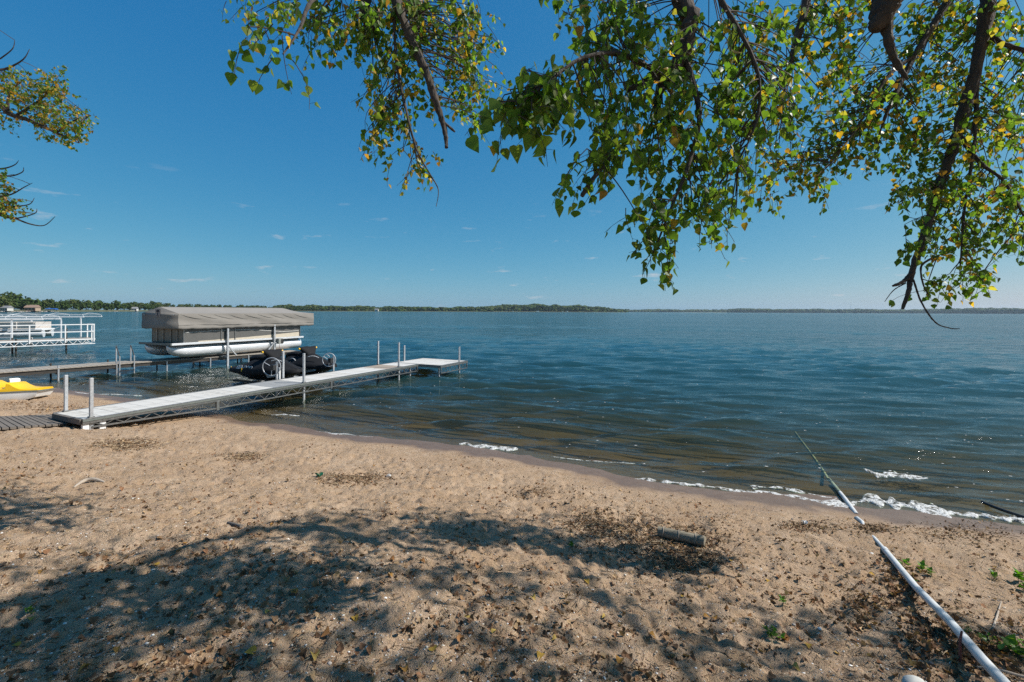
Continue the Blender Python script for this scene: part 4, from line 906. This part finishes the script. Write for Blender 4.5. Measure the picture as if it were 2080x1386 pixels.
for x, y, z, s, n_ in SH:
    c = Vector((x, y, z)); st0 = fork2 if z < 8 else tb+Vector((-.7, .7, 8))
    branch([st0, (st0+c)/2+Vector((0, 0, .5)), c], [.05, .03, .008] if n_ > 20 else [.018, .014, .005], n=6, sm=4)
    for k in range(n_):
        p = c+Vector((r.gauss(0, s*.55), r.gauss(0, s*.45), r.gauss(0, s*.4)))
        if p.y > .5 and p.z < H+.72*p.y+.35: p.z = H+.72*p.y+.4
        if r.random() < .5: tw.tube(bez(c+Vector((r.gauss(0, .1), r.gauss(0, .1), 0)), p, Vector((0, 0, .1)), 3), [.006, .005, .004, .003], 3, cap=False)
        twig_spray(r, tw, lv, p, r.uniform(.2, .4), .072, .15)
tw.v = [tuple(Vector(p)-tb) for p in tw.v]
o = tw.build('twigs', M['twig'], tree); o['kind'] = 'stuff'
scr = []
for i in range(len(lv.M)):
    p = lv.M[i][:, 3]
    vis = 0
    if p[1] > .5:
        u_, v_ = project(p); vis = lv.S[i]/p[1] if (-10 < u_ < 2090 and -10 < v_ < 1300) else 0
    scr.append(vis)
order = np.argsort(scr)[::-1]; big = [int(i) for i in order[:300]]; rest = [int(i) for i in order[300:]]
V, Fc, C = lv.merged(rest); o = np_mesh('foliage', V-np.array(tb), Fc, M['leaf'], tree, tint=C, smooth=True); o['kind'] = 'stuff'
lvar = []
for k in range(10):
    c = leaf_colour(r, 0 if k < 8 else 1); o = np_mesh('leaf', LV, LF, M['leaf'], None, tint=np.tile(c, (len(LV), 1)), smooth=True); lvar.append(o.data); bpy.data.objects.remove(o)
for i in big:
    yel = lv.C[i][0] > .3; o = bpy.data.objects.new('leaf', lvar[r.randrange(8, 10) if yel else r.randrange(8)]); link(o, tree); m4 = np.eye(4); m4[:3] = lv.M[i]; m4[:3, 3] -= np.array(tb); o.matrix_local = Matrix(m4.tolist())

# ------------------------------------------------------------------ the tree off to the left whose boughs reach into the picture
lt = Vector((-21.5, 14.2, gz(-21.5, 14.2)-.1))
tree2 = thing('poplar_tree', 'tree at the left edge with two leafy boughs reaching into the sky', 'tree', lt)
loc2 = lambda pts: [Vector(p)-lt for p in pts]
p, r_ = smooth_path([lt, lt+Vector((.1, 0, 3)), lt+Vector((.3, .1, 7)), lt+Vector((.2, 0, 11)), lt+Vector((.5, 0, 14))], [.5, .4, .3, .18, .04]); MB().tube(loc2(p), r_, 12).build('trunk', M['bark'], tree2, smooth=True)
BR2 = []
def branch2(pts, rads):
    p, r_ = smooth_path(pts, rads, 5); BR2.extend(p); return MB().tube(loc2(p), r_, 7).build('branch', M['bark'], tree2, smooth=True)
B = lambda x, y: at(x, y, 14.0)
branch2([lt+Vector((.2, 0, 7.4)), B(-120, 250), B(-20, 205), B(20, 232), B(60, 245), B(110, 268), B(160, 291)], [.16, .12, .09, .075, .055, .035, .012])
branch2([B(15, 232), B(20, 190), B(50, 160)], [.05, .035, .012]); branch2([B(30, 236), B(80, 205), B(110, 170)], [.04, .03, .01]); branch2([B(115, 270), B(150, 245), B(185, 235)], [.025, .018, .006])
branch2([lt+Vector((.2, 0, 6)), B(-100, 150), B(0, 142), B(30, 132), B(50, 118), B(60, 100)], [.1, .06, .035, .025, .016, .006]); branch2([B(0, 120), B(25, 100), B(30, 82)], [.02, .014, .006])
branch2([lt+Vector((.2, 0, 4.6)), B(-120, 420), B(-20, 430), B(20, 440), B(60, 455), B(90, 458), B(112, 440)], [.12, .08, .05, .03, .022, .014, .006])
for e in (((-20, 400), (20, 396), (50, 380), (66, 372)), ((-20, 425), (30, 420), (60, 415), (70, 402)), ((-20, 355), (20, 358), (45, 350), (48, 340)), ((-20, 345), (10, 342), (30, 335), (38, 326)), ((0, 438), (30, 444), (70, 434), (75, 424))): branch2([B(*q_) for q_ in e], [.03, .022, .014, .005])
lv2 = Leaves(); tw2 = MB(); r2 = random.Random(31); b2 = np.array([[*p] for p in BR2])
for px_, py_, rx, ry, n_, ye in ((0, 190, 40, 40, 44, .35), (40, 175, 40, 30, 50, .4), (70, 210, 50, 35, 70, .4), (110, 175, 28, 28, 40, .4), (110, 225, 38, 38, 64, .35), (145, 262, 36, 22, 44, .35), (175, 238, 16, 16, 14, .4), (125, 285, 38, 8, 14, .2), (10, 250, 14, 10, 6, .2), (0, 400, 30, 45, 60, .3), (20, 425, 18, 20, 22, .3), (-80, 200, 60, 60, 60, .3), (-80, 400, 60, 60, 60, .3), (-160, 60, 110, 90, 110, .3), (-200, 280, 110, 120, 120, .3)):
    for k in range(n_):
        st_ = at(px_+r2.uniform(-1, 1)*rx, py_+r2.uniform(-1, 1)*ry, 14+r2.gauss(0, .5)); i = int(np.argmin(((b2-np.array(st_))**2).sum(1))); ap = Vector(b2[i])
        if (ap-st_).length < 1.6 and r2.random() < .5: tw2.tube(bez(ap, st_, Vector((0, 0, .05)), 3), [.010, .009, .007, .005], 3, cap=False)
        twig_spray(r2, tw2, lv2, st_, r2.uniform(.2, .42), .078, ye, droop=-.15, rad=.004)
tw2.v = [tuple(Vector(p)-lt) for p in tw2.v]; o = tw2.build('twigs', M['twig'], tree2); o['kind'] = 'stuff'
V, Fc, C = lv2.merged(range(len(lv2.M))); o = np_mesh('foliage', V-np.array(lt), Fc, M['leaf'], tree2, tint=C, smooth=True); o['kind'] = 'stuff'

# ------------------------------------------------------------------ things lying on the beach
pp = [gp(1997, 1380)+(gp(1997, 1380)-gp(1860, 1205))*.45, gp(1997, 1380), gp(1930, 1290), gp(1860, 1205), gp(1797, 1122)]
pipe = thing('water_pipe', 'long white plastic pipe lying across the sand and into the lake', 'pipe', pp[0]); lp = lambda pts: [p-pp[0] for p in pts]
zs = [.13, .12, .10, .07, .025]
big_pts = [Vector((p.x, p.y, pp[0].z*(1-i/4.)+pp[4].z*i/4.+zs[i])) for i, p in enumerate(pp)]
MB().tube(lp(big_pts), .027, 14).build('pipe_section', M['pvc'], pipe, smooth=True)
thin = [big_pts[-1], gp(1786, 1107, .012), gp(1775, 1091, -.008), gp(1768, 1080, -.04)]; MB().tube(lp(thin), .0195, 12).build('pipe_section', M['pvc'], pipe, smooth=True)
MB().tube(lp([big_pts[-1].lerp(big_pts[-2], .07), big_pts[-1].lerp(big_pts[-2], -.01)]), .031, 14).build('coupling', M['pvc'], pipe, smooth=True)
MB().tube(lp([gp(1756, 1067, -.03), gp(1751, 1062, .008), gp(1741, 1054, .008), gp(1736, 1049, -.03)]), .022, 12).build('pipe_section', M['pvc'], pipe, smooth=True)
q0, q1, q2, q3 = gp(1740, 1044, -.01), gp(1716, 1018, .035), gp(1690, 985, .03), onz(1655, 935, -.06)
MB().tube(lp([q0, q1, q2, onz(1680, 970, -.02)]), .026, 12).build('pipe_section', M['pvc'], pipe, smooth=True)
MB().tube(lp([onz(1682, 973, -.012), gp(1672, 957, .006), gp(1655, 932, .005), gp(1635, 905, .004), gp(1615, 878, .002)]), .019, 10).build('pipe_section', M['algae'], pipe, smooth=True)
sk = gp(1950, 1345); MB().tube(lp([sk, sk+Vector((.01, .01, .12)), sk+Vector((.03, .02, .17))]), [.009, .008, .006], 6).build('wire_stake', M['rust'], pipe, smooth=True)
hz = [onz(1995, 1020, .03), onz(2030, 1034, .04), onz(2075, 1049, .04), onz(2140, 1068, .03), onz(2240, 1090, .02)]
ho = thing('black_hose', 'black hose in the shallow water at the right edge', 'hose', hz[0]); hp_, hr_ = smooth_path(hz, [.02]*5); MB().tube([p-hz[0] for p in hp_], .02, 10).build('hose', M['black'], ho, smooth=True)
# broken wooden post
la, lb = gp(1338, 1089, .05), gp(1432, 1109, .045); lr = .052
lg = thing('wooden_post', 'short round wooden post lying in the pile of dead reeds', 'post', la); n = 16; rl = random.Random(2)
jr = [1+rl.uniform(-.08, .08) for _ in range(16)]; dvec = lb-la; q_ = dvec.to_track_quat('X', 'Z').to_matrix(); Lg = dvec.length
rings = [[tuple(q_ @ Vector((Lg*f+rl.uniform(-.004, .004)*(1 if f in (0, 1) else 0), lr*jr[k]*math.cos(2*math.pi*k/16), lr*jr[k]*math.sin(2*math.pi*k/16)))) for k in range(16)] for f in (0, .02, .2, .4, .6, .8, .98, 1)]
MB().loft(rings).build('wood', M['log'], lg, smooth=True)
for f in (.12, .46, .82): MB().tube([tuple(q_ @ Vector((Lg*f+.006*math.sin(3*a), (lr+.005)*math.cos(a), (lr+.005)*math.sin(a)))) for a in [2*math.pi*k/24 for k in range(25)]], .0035, 5, cap=False).build('wire_band', M['drift'], lg)
def stick(label, pts, rads, m='drift', name='driftwood_stick', cat='stick', group=None):
    p, r_ = smooth_path(pts, rads, 5); t = thing(name, label, cat, p[0], 0, group); MB().tube([k-p[0] for k in p], r_, 8).build('wood', M[m], t, smooth=True)
stick('pale curved driftwood stick lying alone on the open sand', [gp(150, 991, .005), gp(170, 983, .03), gp(190, 979, .03), gp(212, 981, .0)], [.008, .02, .02, .008])
stick('flat grey splinter of wood on the mid beach', [gp(463, 1064, .008), gp(490, 1072, .01)], [.012, .014], 'old_wood')
stick('forked bleached twig among leaves right of the pipe', [gp(2018, 1278, .01), gp(2026, 1255, .02), gp(2034, 1225, .015)], [.007, .006, .003])
stick('long dry branch at the lower right corner', [gp(1985, 1362, .02), gp(2030, 1372, .03), gp(2080, 1382, .02), gp(2130, 1390, .02)], [.006, .008, .008, .006], 'drift')
def stone(name, label, px_, py_, s, m, cat, sq=.6):
    p = gp(px_, py_); rs = random.Random(px_); rings = []
    for i in range(9):
        a = math.pi*i/8; rings.append([(s*math.sin(a)*math.cos(b)*(1+.12*math.sin(3*b+i)), s*.8*math.sin(a)*math.sin(b)*(1+.1*math.cos(2*b)), s*sq*math.cos(a)) for b in [2*math.pi*k/14 for k in range(14)]])
    o = MB().loft(rings).build(name, M[m], None, smooth=True); o.location = p+Vector((0, 0, s*sq*.35)); tag(o, label, cat)
stone('stone', 'smooth pale stone at the bottom edge beside the pipe', 1857, 1394, .06, 'stone', 'stone')
stone('white_shell', 'small white lump beside the reed patch in mid beach', 790, 968, .035, 'foam', 'shell', .8)
gt = gp(648, 969); g_ = thing('plastic_scrap', 'small crumpled scrap of green plastic on the sand', 'litter', gt)
for k in range(3):
    a = k*2.1; vs = [(0, 0, .0), (.05*math.cos(a), .05*math.sin(a), .03), (.06*math.cos(a+.8), .05*math.sin(a+.8), .05), (.02*math.cos(a+1.2), .03*math.sin(a+1.2), .055)]
    o = MB().add(vs, [(0, 1, 2, 3)]).build('flap', M['green_pl'], g_); o.modifiers.new('t', 'SOLIDIFY').thickness = .006
ws = gp(1635, 1066); g_ = thing('plastic_bag_scrap', 'tiny crumpled white plastic scrap in the debris near the foam', 'litter', ws)
for k in range(4):
    a = k*1.6; o = MB().add([(0, 0, 0), (.03*math.cos(a), .03*math.sin(a), .025), (.035*math.cos(a+.7), .03*math.sin(a+.7), .045), (.01, .01, .04)], [(0, 1, 2, 3)]).build('flap', M['white_pl'], g_); o.modifiers.new('t', 'SOLIDIFY').thickness = .004

# dead reeds and leaf litter in drifts
def litter_bits(rg, centres, cols, kind):
    V = []; Fc = []; C = []
    ca = np.array(centres); zs_ = ground_z(ca[:, 0], ca[:, 1])
    for (x, y, s), z in zip(centres, zs_):
        o = len(V); a = rg.uniform(0, 6.28); c = np.array(cols[rg.integers(len(cols))])*rg.uniform(.7, 1.25)
        if kind == 'stick':
            L_ = s*rg.uniform(.5, 1.3); w_ = s*.022+.0009; tl = rg.normal(0, .16); dx, dy = math.cos(a)*L_/2, math.sin(a)*L_/2; nx, ny = -math.sin(a)*w_, math.cos(a)*w_; h = w_+abs(rg.normal(0, .008)); dz_ = tl*L_/2
            for e in (-1, 1):
                V += [(x+e*dx+nx, y+e*dy+ny, z+h+e*dz_), (x+e*dx-nx, y+e*dy-ny, z+h+e*dz_), (x+e*dx, y+e*dy, z+h+w_*1.6+e*dz_)]
            Fc += [(o, o+1, o+4), (o, o+4, o+3), (o+1, o+2, o+5), (o+1, o+5, o+4), (o+2, o, o+3), (o+2, o+3, o+5)]; C += [c]*6
        else:
            Mx = np.array(Matrix.Rotation(a, 3, 'Z') @ Matrix.Rotation(rg.normal(0, .5), 3, 'X') @ Matrix.Rotation(rg.normal(0, .5), 3, 'Y')); T = LV.copy(); T[:, 1] -= .5; T[:, 2] += rg.uniform(.3, 1.4)*(T[:, 0]**2)+rg.uniform(-.3, .9)*(T[:, 1]**2)
            P_ = T @ Mx.T*s; P_[:, 2] -= P_[:, 2].min()*.75; V += [tuple(k) for k in P_+np.array([x, y, z+.001])]; Fc += [tuple(t+o) for t in LF]; C += [c]*len(LV)
    return np.array(V), np.array(Fc), np.array(C)
BROWN = [(.20, .11, .055), (.14, .075, .04), (.28, .165, .085), (.36, .24, .13), (.10, .06, .035), (.24, .12, .06)]
REED = [(.20, .12, .06), (.12, .07, .035), (.34, .24, .14), (.08, .05, .03), (.45, .35, .23)]
rg = np.random.default_rng(77)
def drift(label, blobs, ns, nl, ssz, lsz):
    cs = []; cl_ = []
    for (px_, py_, rx, ry, wgt) in blobs:
        for n_, dst, sz in ((int(ns*wgt), cs, ssz), (int(nl*wgt), cl_, lsz)):
            for _ in range(n_):
                a, b = rg.normal(0, .5), rg.normal(0, .5); p = gp_fast(px_+a*rx, py_+b*ry); dst.append((p[0], p[1], sz*.72*rg.uniform(.5, 1.3)))
    A1 = litter_bits(rg, cs, REED, 'stick'); B1_ = litter_bits(rg, cl_, BROWN, 'leaf')
    V = np.concatenate([A1[0], B1_[0]]); Fc = np.concatenate([A1[1], B1_[1]+len(A1[0])]); C = np.concatenate([A1[2], B1_[2]])
    o = np_mesh('reed_debris', V, Fc, M['litter'], tint=C); tag(o, label, 'debris', kind='stuff')
def gp_fast(px_, py_):
    Y = 4.0
    for _ in range(9):
        p = at(px_, py_, Y); g0 = float(ground_z(p.x, p.y, False)); Y = max(1.4, min(30, Y+(p.z-g0)*.7*F/max(60, py_-HY)))
    return at(px_, py_, Y)
drift('dark drift of dead reeds and leaves around the wooden post', [(1370, 1100, 130, 40, 1.0), (1250, 1075, 110, 40, .6), (1400, 1140, 80, 25, .6), (1200, 1060, 60, 25, .3)], 1300, 620, .09, .035)
drift('dark oval patch of dead reeds below the dock', [(258, 905, 70, 11, 1)], 1100, 420, .10, .035)
drift('small thin patch of dead reeds left of mid beach', [(495, 930, 46, 8, 1)], 520, 260, .08, .03)
drift('strip of dead reeds beside the green scrap', [(690, 972, 60, 10, .6), (750, 966, 45, 10, .5)], 620, 420, .08, .03)
drift('scattered dead reeds near the foam line and pipe', [(1640, 1070, 70, 14, .6), (1770, 1075, 50, 12, .4), (1090, 1000, 50, 12, .3), (1960, 1085, 130, 25, .6)], 420, 420, .07, .03)
drift('dead leaves and twigs gathered along the white pipe', [(1830, 1190, 50, 45, .8), (1900, 1290, 70, 60, 1.2), (2000, 1330, 90, 50, 1.2), (1760, 1230, 60, 40, .5)], 200, 330, .07, .045)
drift('brown leaves scattered by the paddle boat and walkway', [(40, 822, 60, 8, .6), (95, 833, 55, 6, .8), (130, 828, 40, 6, .5)], 260, 180, .08, .045)
# loose litter everywhere, gravel and shell grit
def scatter(n, ymin, ymax, bias, dmin=.7):
    out = []
    while len(out) < n:
        Y = ymin*(ymax/ymin)**(rg.random()**bias); X = rg.uniform(-1.2, 1.2)*Y
        if shore_d(X, Y) > dmin: out.append((X, Y))
    return out
pts = [(x, y, s_) for (x, y), s_ in zip(scatter(26000, 1.9, 13, 1.15), np.random.default_rng(3).choice([.009, .015, .024, .037], 26000, p=[.45, .3, .17, .08])) if vnoise(np.array([x*1.3]), np.array([y*1.6]), 88)[0]*.5+vnoise(np.array([x*6.]), np.array([y*7.]), 89)[0]*.5 > .55 or rg.random() < .18]
V, Fc, C = litter_bits(rg, pts, BROWN, 'leaf'); o = np_mesh('leaf_litter', V, Fc, M['litter'], tint=C); tag(o, 'brown curled leaf litter strewn over the sand', kind='stuff')
pts = [(x, y, .035) for x, y in scatter(9000, 1.9, 13, 1.0)]
V, Fc, C = litter_bits(rg, pts, REED, 'stick'); o = np_mesh('twig_litter', V, Fc, M['litter'], tint=C); tag(o, 'fine dry twigs and reed bits strewn over the sand', kind='stuff')
ico_v = []; t_ = (1+5**.5)/2
ico_v = np.array([(-1, t_, 0), (1, t_, 0), (-1, -t_, 0), (1, -t_, 0), (0, -1, t_), (0, 1, t_), (0, -1, -t_), (0, 1, -t_), (t_, 0, -1), (t_, 0, 1), (-t_, 0, -1), (-t_, 0, 1)])/1.9
ico_f = np.array([(0, 11, 5), (0, 5, 1), (0, 1, 7), (0, 7, 10), (0, 10, 11), (1, 5, 9), (5, 11, 4), (11, 10, 2), (10, 7, 6), (7, 1, 8), (3, 9, 4), (3, 4, 2), (3, 2, 6), (3, 6, 8), (3, 8, 9), (4, 9, 5), (2, 4, 11), (6, 2, 10), (8, 6, 7), (9, 8, 1)])
pc = np.array(scatter(21000, 1.8, 10, 1.25)); n = len(pc); keep = (vnoise(pc[:, 0]*.9, pc[:, 1]*1.1, 55) > .33) | (rg.random(n) < .4); pc = pc[keep]; n = len(pc)
sz = .0024+.0055*rg.random(n)**3.4+(rg.random(n) < .008)*.007; zz = ground_z(pc[:, 0], pc[:, 1])
V = ico_v[None]*rg.uniform(.7, 1.3, (n, 12, 1))*sz[:, None, None]*np.stack([rg.uniform(.8, 1.4, n), rg.uniform(.7, 1.2, n), rg.uniform(.45, .8, n)], 1)[:, None, :]+np.stack([pc[:, 0], pc[:, 1], zz+sz*.15], 1)[:, None, :]
pal = np.array([(.62, .57, .48), (.48, .40, .31), (.36, .32, .28), (.70, .67, .62), (.30, .22, .16), (.42, .36, .30), (.22, .19, .17)]); C = np.repeat(pal[rg.integers(len(pal), size=n)]*rg.uniform(.7, 1.15, (n, 1)), 12, 0)
o = np_mesh('gravel', V.reshape(-1, 3), (ico_f[None]+(np.arange(n)*12)[:, None, None]).reshape(-1, 3), M['pebble'], tint=C, smooth=True); tag(o, 'small pale pebbles and shell grit in the sand', kind='stuff')
# yellow leaves dropped by the cottonwood
ly = []
for k in range(4):
    T = LV.copy(); T[:, 2] += (.4+.5*k)*T[:, 0]**2-.3*(T[:, 1]-.5)**2; c = [(.42, .25, .04), (.36, .18, .04), (.46, .31, .08), (.30, .14, .05)][k]
    o = np_mesh('fallen_leaf', T, LF, M['litter'], None, tint=np.tile(c, (len(LV), 1)), smooth=True); ly.append(o.data); bpy.data.objects.remove(o)
for px_, py_ in [(50, 940), (240, 943), (285, 942), (122, 1234), (65, 1257), (40, 1314), (240, 1318), (320, 1150), (520, 1327), (540, 1250), (640, 1331), (555, 1066), (700, 1188), (790, 1170), (855, 1142), (970, 1158), (800, 1140), (935, 1307), (975, 1355), (950, 1260), (820, 1360), (1000, 1290), (1430, 1255), (1455, 1260), (1527, 1256), (1590, 1297), (1600, 1305), (1485, 1142), (1610, 1355), (1625, 1303), (1640, 1310), (1765, 1166), (1100, 1330), (1130, 1300), (1190, 1180), (1480, 1240), (1700, 1330), (350, 1290), (440, 1215), (380, 1105), (720, 1255), (880, 1325), (90, 1160), (600, 1210), (1260, 1340), (1320, 1290), (1385, 1215), (78, 878), (70, 868), (760, 948), (95, 835), (25, 818), (1080, 1215), (1230, 1255), (1560, 1180), (670, 1290), (180, 1355), (1540, 1330)]:
    p = gp(px_, py_); s_ = r.uniform(.028, .046); o = bpy.data.objects.new('fallen_leaf', ly[r.randrange(4)]); link(o)
    o.matrix_world = Matrix.Translation(p+Vector((0, 0, .012))) @ Matrix.Rotation(r.uniform(0, 6.28), 4, 'Z') @ Matrix.Rotation(r.gauss(0, .2), 4, 'X') @ Matrix.Rotation(r.gauss(0, .2), 4, 'Y') @ Matrix.Scale(s_, 4)
    tag(o, 'yellow cottonwood leaf fallen on the sand', 'leaf', 'yellow leaves fallen on the sand')
# green seedlings and ground creeper
def plant(label, px_, py_, h, n_, group=None, spread=.5, name='seedling'):
    p = gp(px_, py_); t = thing(name, label, 'plant', p, 0, group); L_ = Leaves(); sm = MB(); sm.tube([(0, 0, -.01), (.004, 0, h*.5), (0, .004, h*.9)], [.0025, .002, .001], 5)
    for k in range(n_):
        f = .2+.8*k/n_; a = k*2.4; o_ = Vector((math.cos(a), math.sin(a), .6+.5*f)); b0 = Vector((r.gauss(0, spread*h*.3), r.gauss(0, spread*h*.3), h*f*.85)); L_.add(b0, o_, Vector((0, 0, 1)), h*r.uniform(.35, .6), tuple(v*r.uniform(.8, 1.2) for v in (.09, .19, .02)))
    sm.build('stem', M['twig'], t); V, Fc, C = L_.merged(range(n_)); np_mesh('leaves', V, Fc, M['leaf'], t, tint=C, smooth=True)
for nm, px_, py_, h in (('first from the pipe', 1838, 1150, .075), ('second from the pipe', 1872, 1160, .08), ('third from the pipe', 1892, 1170, .07), ('fourth from the pipe', 2019, 1178, .085)):
    plant('small green seedling right of the pipe, '+nm, px_, py_, h, 9)
plant('bushier green seedling near the right edge', 2068, 1180, .09, 16); plant('small green seedling cut by the right edge', 2078, 1200, .07, 10)
plant('tiny green sprout left of the pipe in mid sand', 1590, 1228, .06, 10); plant('low green weed tuft among yellow leaves', 1568, 1292, .06, 18, spread=1.6); plant('tiny green sprout near the reed drift', 1160, 1112, .05, 9)
plant('green sprout pressed against the white pipe', 1852, 1190, .06, 8); plant('low green sprout in shade at lower left', 62, 1246, .04, 8)
plant('leafy creeper right beside the white pipe', 1968, 1290, .035, 22, spread=3.2, name='creeper'); plant('leafy creeper in the leaves right of the pipe', 2015, 1305, .035, 24, spread=3.4, name='creeper'); plant('bright green leafy weed at the lower right edge', 2070, 1338, .10, 24, spread=1.8, name='creeper')

# ------------------------------------------------------------------ foam at the water's edge
def foam_strip(label, line, widths, hgt, seed, water=False, ragged=.5):
    p_, w_ = smooth_path([Vector((a, b, 0)) for a, b in line], widths, 40); n = len(p_); m_ = 14; V = []; rgf = np.random.default_rng(seed)
    P2 = np.array([[q.x, q.y] for q in p_]); T = np.gradient(P2, axis=0); T /= np.linalg.norm(T, axis=1)[:, None]; Nn = np.stack([-T[:, 1], T[:, 0]], 1)
    wn = np.array(w_)*1.15*(.3+1.4*vnoise(np.arange(n)*.11, np.zeros(n), seed))*np.clip(vnoise(np.arange(n)*.035, np.ones(n), seed+1)*2.2-.25, .38, 1.2)
    f = np.linspace(-1, 1, m_); off = (vnoise(np.arange(n)*.07, np.zeros(n)+3, seed+2)-.5)*.10
    X = P2[:, None, 0]+Nn[:, None, 0]*(wn[:, None]*f[None]+off[:, None]); Y = P2[:, None, 1]+Nn[:, None, 1]*(wn[:, None]*f[None]+off[:, None])
    lump = .35+.9*vnoise(X*28, Y*28, seed+3)+.5*vnoise(X*70, Y*70, seed+4); e = (1-f[None]**2)
    base = np.maximum(ground_z(X.ravel(), Y.ravel()), water_z(X.ravel(), Y.ravel())).reshape(X.shape)
    Z = base+.55*hgt*lump*e*np.clip(wn[:, None]/.08, .2, 1.2)-.006*(f[None]**4)+.001
    i = np.arange(n-1)[:, None]*m_+np.arange(m_-1)[None]; Fc = np.stack([i, i+1, i+m_+1, i+m_], -1).reshape(-1, 4)
    o = np_mesh('foam', np.stack([X, Y, Z], -1).reshape(-1, 3), Fc, M['foam'], smooth=True); tag(o, label, 'foam', kind='stuff')
def gl_(lst): return [tuple(gp_fast(a, b))[:2] for a, b in lst]
foam_strip('thick white foam line at the right side of the shore', gl_([(1715, 1022), (1760, 1020), (1830, 1030), (1900, 1040), (1970, 1048), (2040, 1056), (2120, 1066), (2300, 1090)]), [.08, .15, .14, .15, .16, .17, .16, .16], .026, 5)
foam_strip('thin white foam line left of the pipe', gl_([(1290, 972), (1360, 981), (1440, 991), (1540, 1001), (1620, 1011), (1690, 1024), (1725, 1034)]), [.03, .045, .065, .09, .13, .15, .08], .016, 15)
foam_strip('second foam streak just off the shore left of the pipe', gl_([(1525, 994), (1580, 996), (1640, 1003), (1700, 1014)]), [.03, .05, .07, .05], .012, 25)
foam_strip('white foam of the small breaking wave right of the pipe', gl_([(1765, 980), (1800, 982), (1840, 985), (1885, 992)]), [.08, .22, .22, .06], .02, 35)
foam_strip('foam crest curling at the middle of the shore', gl_([(935, 903), (975, 908), (1010, 912), (1052, 916)]), [.03, .09, .12, .04], .02, 45)
foam_strip('foam crest near the dock at the left of the shore', gl_([(552, 846), (580, 849), (608, 852)]), [.03, .12, .03], .02, 55)
foam_strip('thin dotted foam along the small wave in mid shore', gl_([(1120, 930), (1200, 940), (1290, 949)]), [.02, .06, .03], .012, 65)
foam_strip('thin foam edge left of mid shore', gl_([(640, 876), (700, 882), (760, 888)]), [.01, .04, .01], .008, 75)
foam_strip('thin foam crests behind the dock foot', gl_([(150, 797), (175, 800), (240, 803), (290, 808)]), [.03, .09, .08, .03], .015, 85)
fv = []; rf_ = random.Random(12); fk = MB()
for _ in range(420):
    Y = 6.2*(40/6.2)**rf_.random(); X = rf_.uniform(-.35, 1.15)*Y
    if shore_d(X, Y) > -.5: continue
    z = float(water_z(np.array([X]), np.array([Y]), 0.02)[0]); s = rf_.uniform(.005, .014)*(1+Y/26); n_ = 7
    ring = [(X+s*1.6*math.cos(a)*rf_.uniform(.6, 1.3), Y+s*math.sin(a)*rf_.uniform(.6, 1.3), z+.004) for a in [2*math.pi*k/n_ for k in range(n_)]]; fk.add(ring+[(X, Y, z+.006+s*.12)], [(k, (k+1) % n_, n_) for k in range(n_)])
o = fk.build('foam_flecks', M['foam']); tag(o, 'white foam flecks floating on the near water', kind='stuff')

# ------------------------------------------------------------------ the air over the lake
hm = bpy.data.materials.new('haze'); hm.use_nodes = True; t = hm.node_tree; t.nodes.remove(t.nodes['Principled BSDF'])
pv = N(t, 'ShaderNodeVolumePrincipled'); pv.inputs['Color'].default_value = (.66, .84, 1, 1); pv.inputs['Density'].default_value = .00005; pv.inputs['Anisotropy'].default_value = .2
t.links.new(pv.outputs[0], t.nodes['Material Output'].inputs['Volume'])
o = MB().box((0, 0, 28), (13600, 13600, 124)).build('haze', hm); tag(o, 'thin pale haze over the lake', kind='stuff')
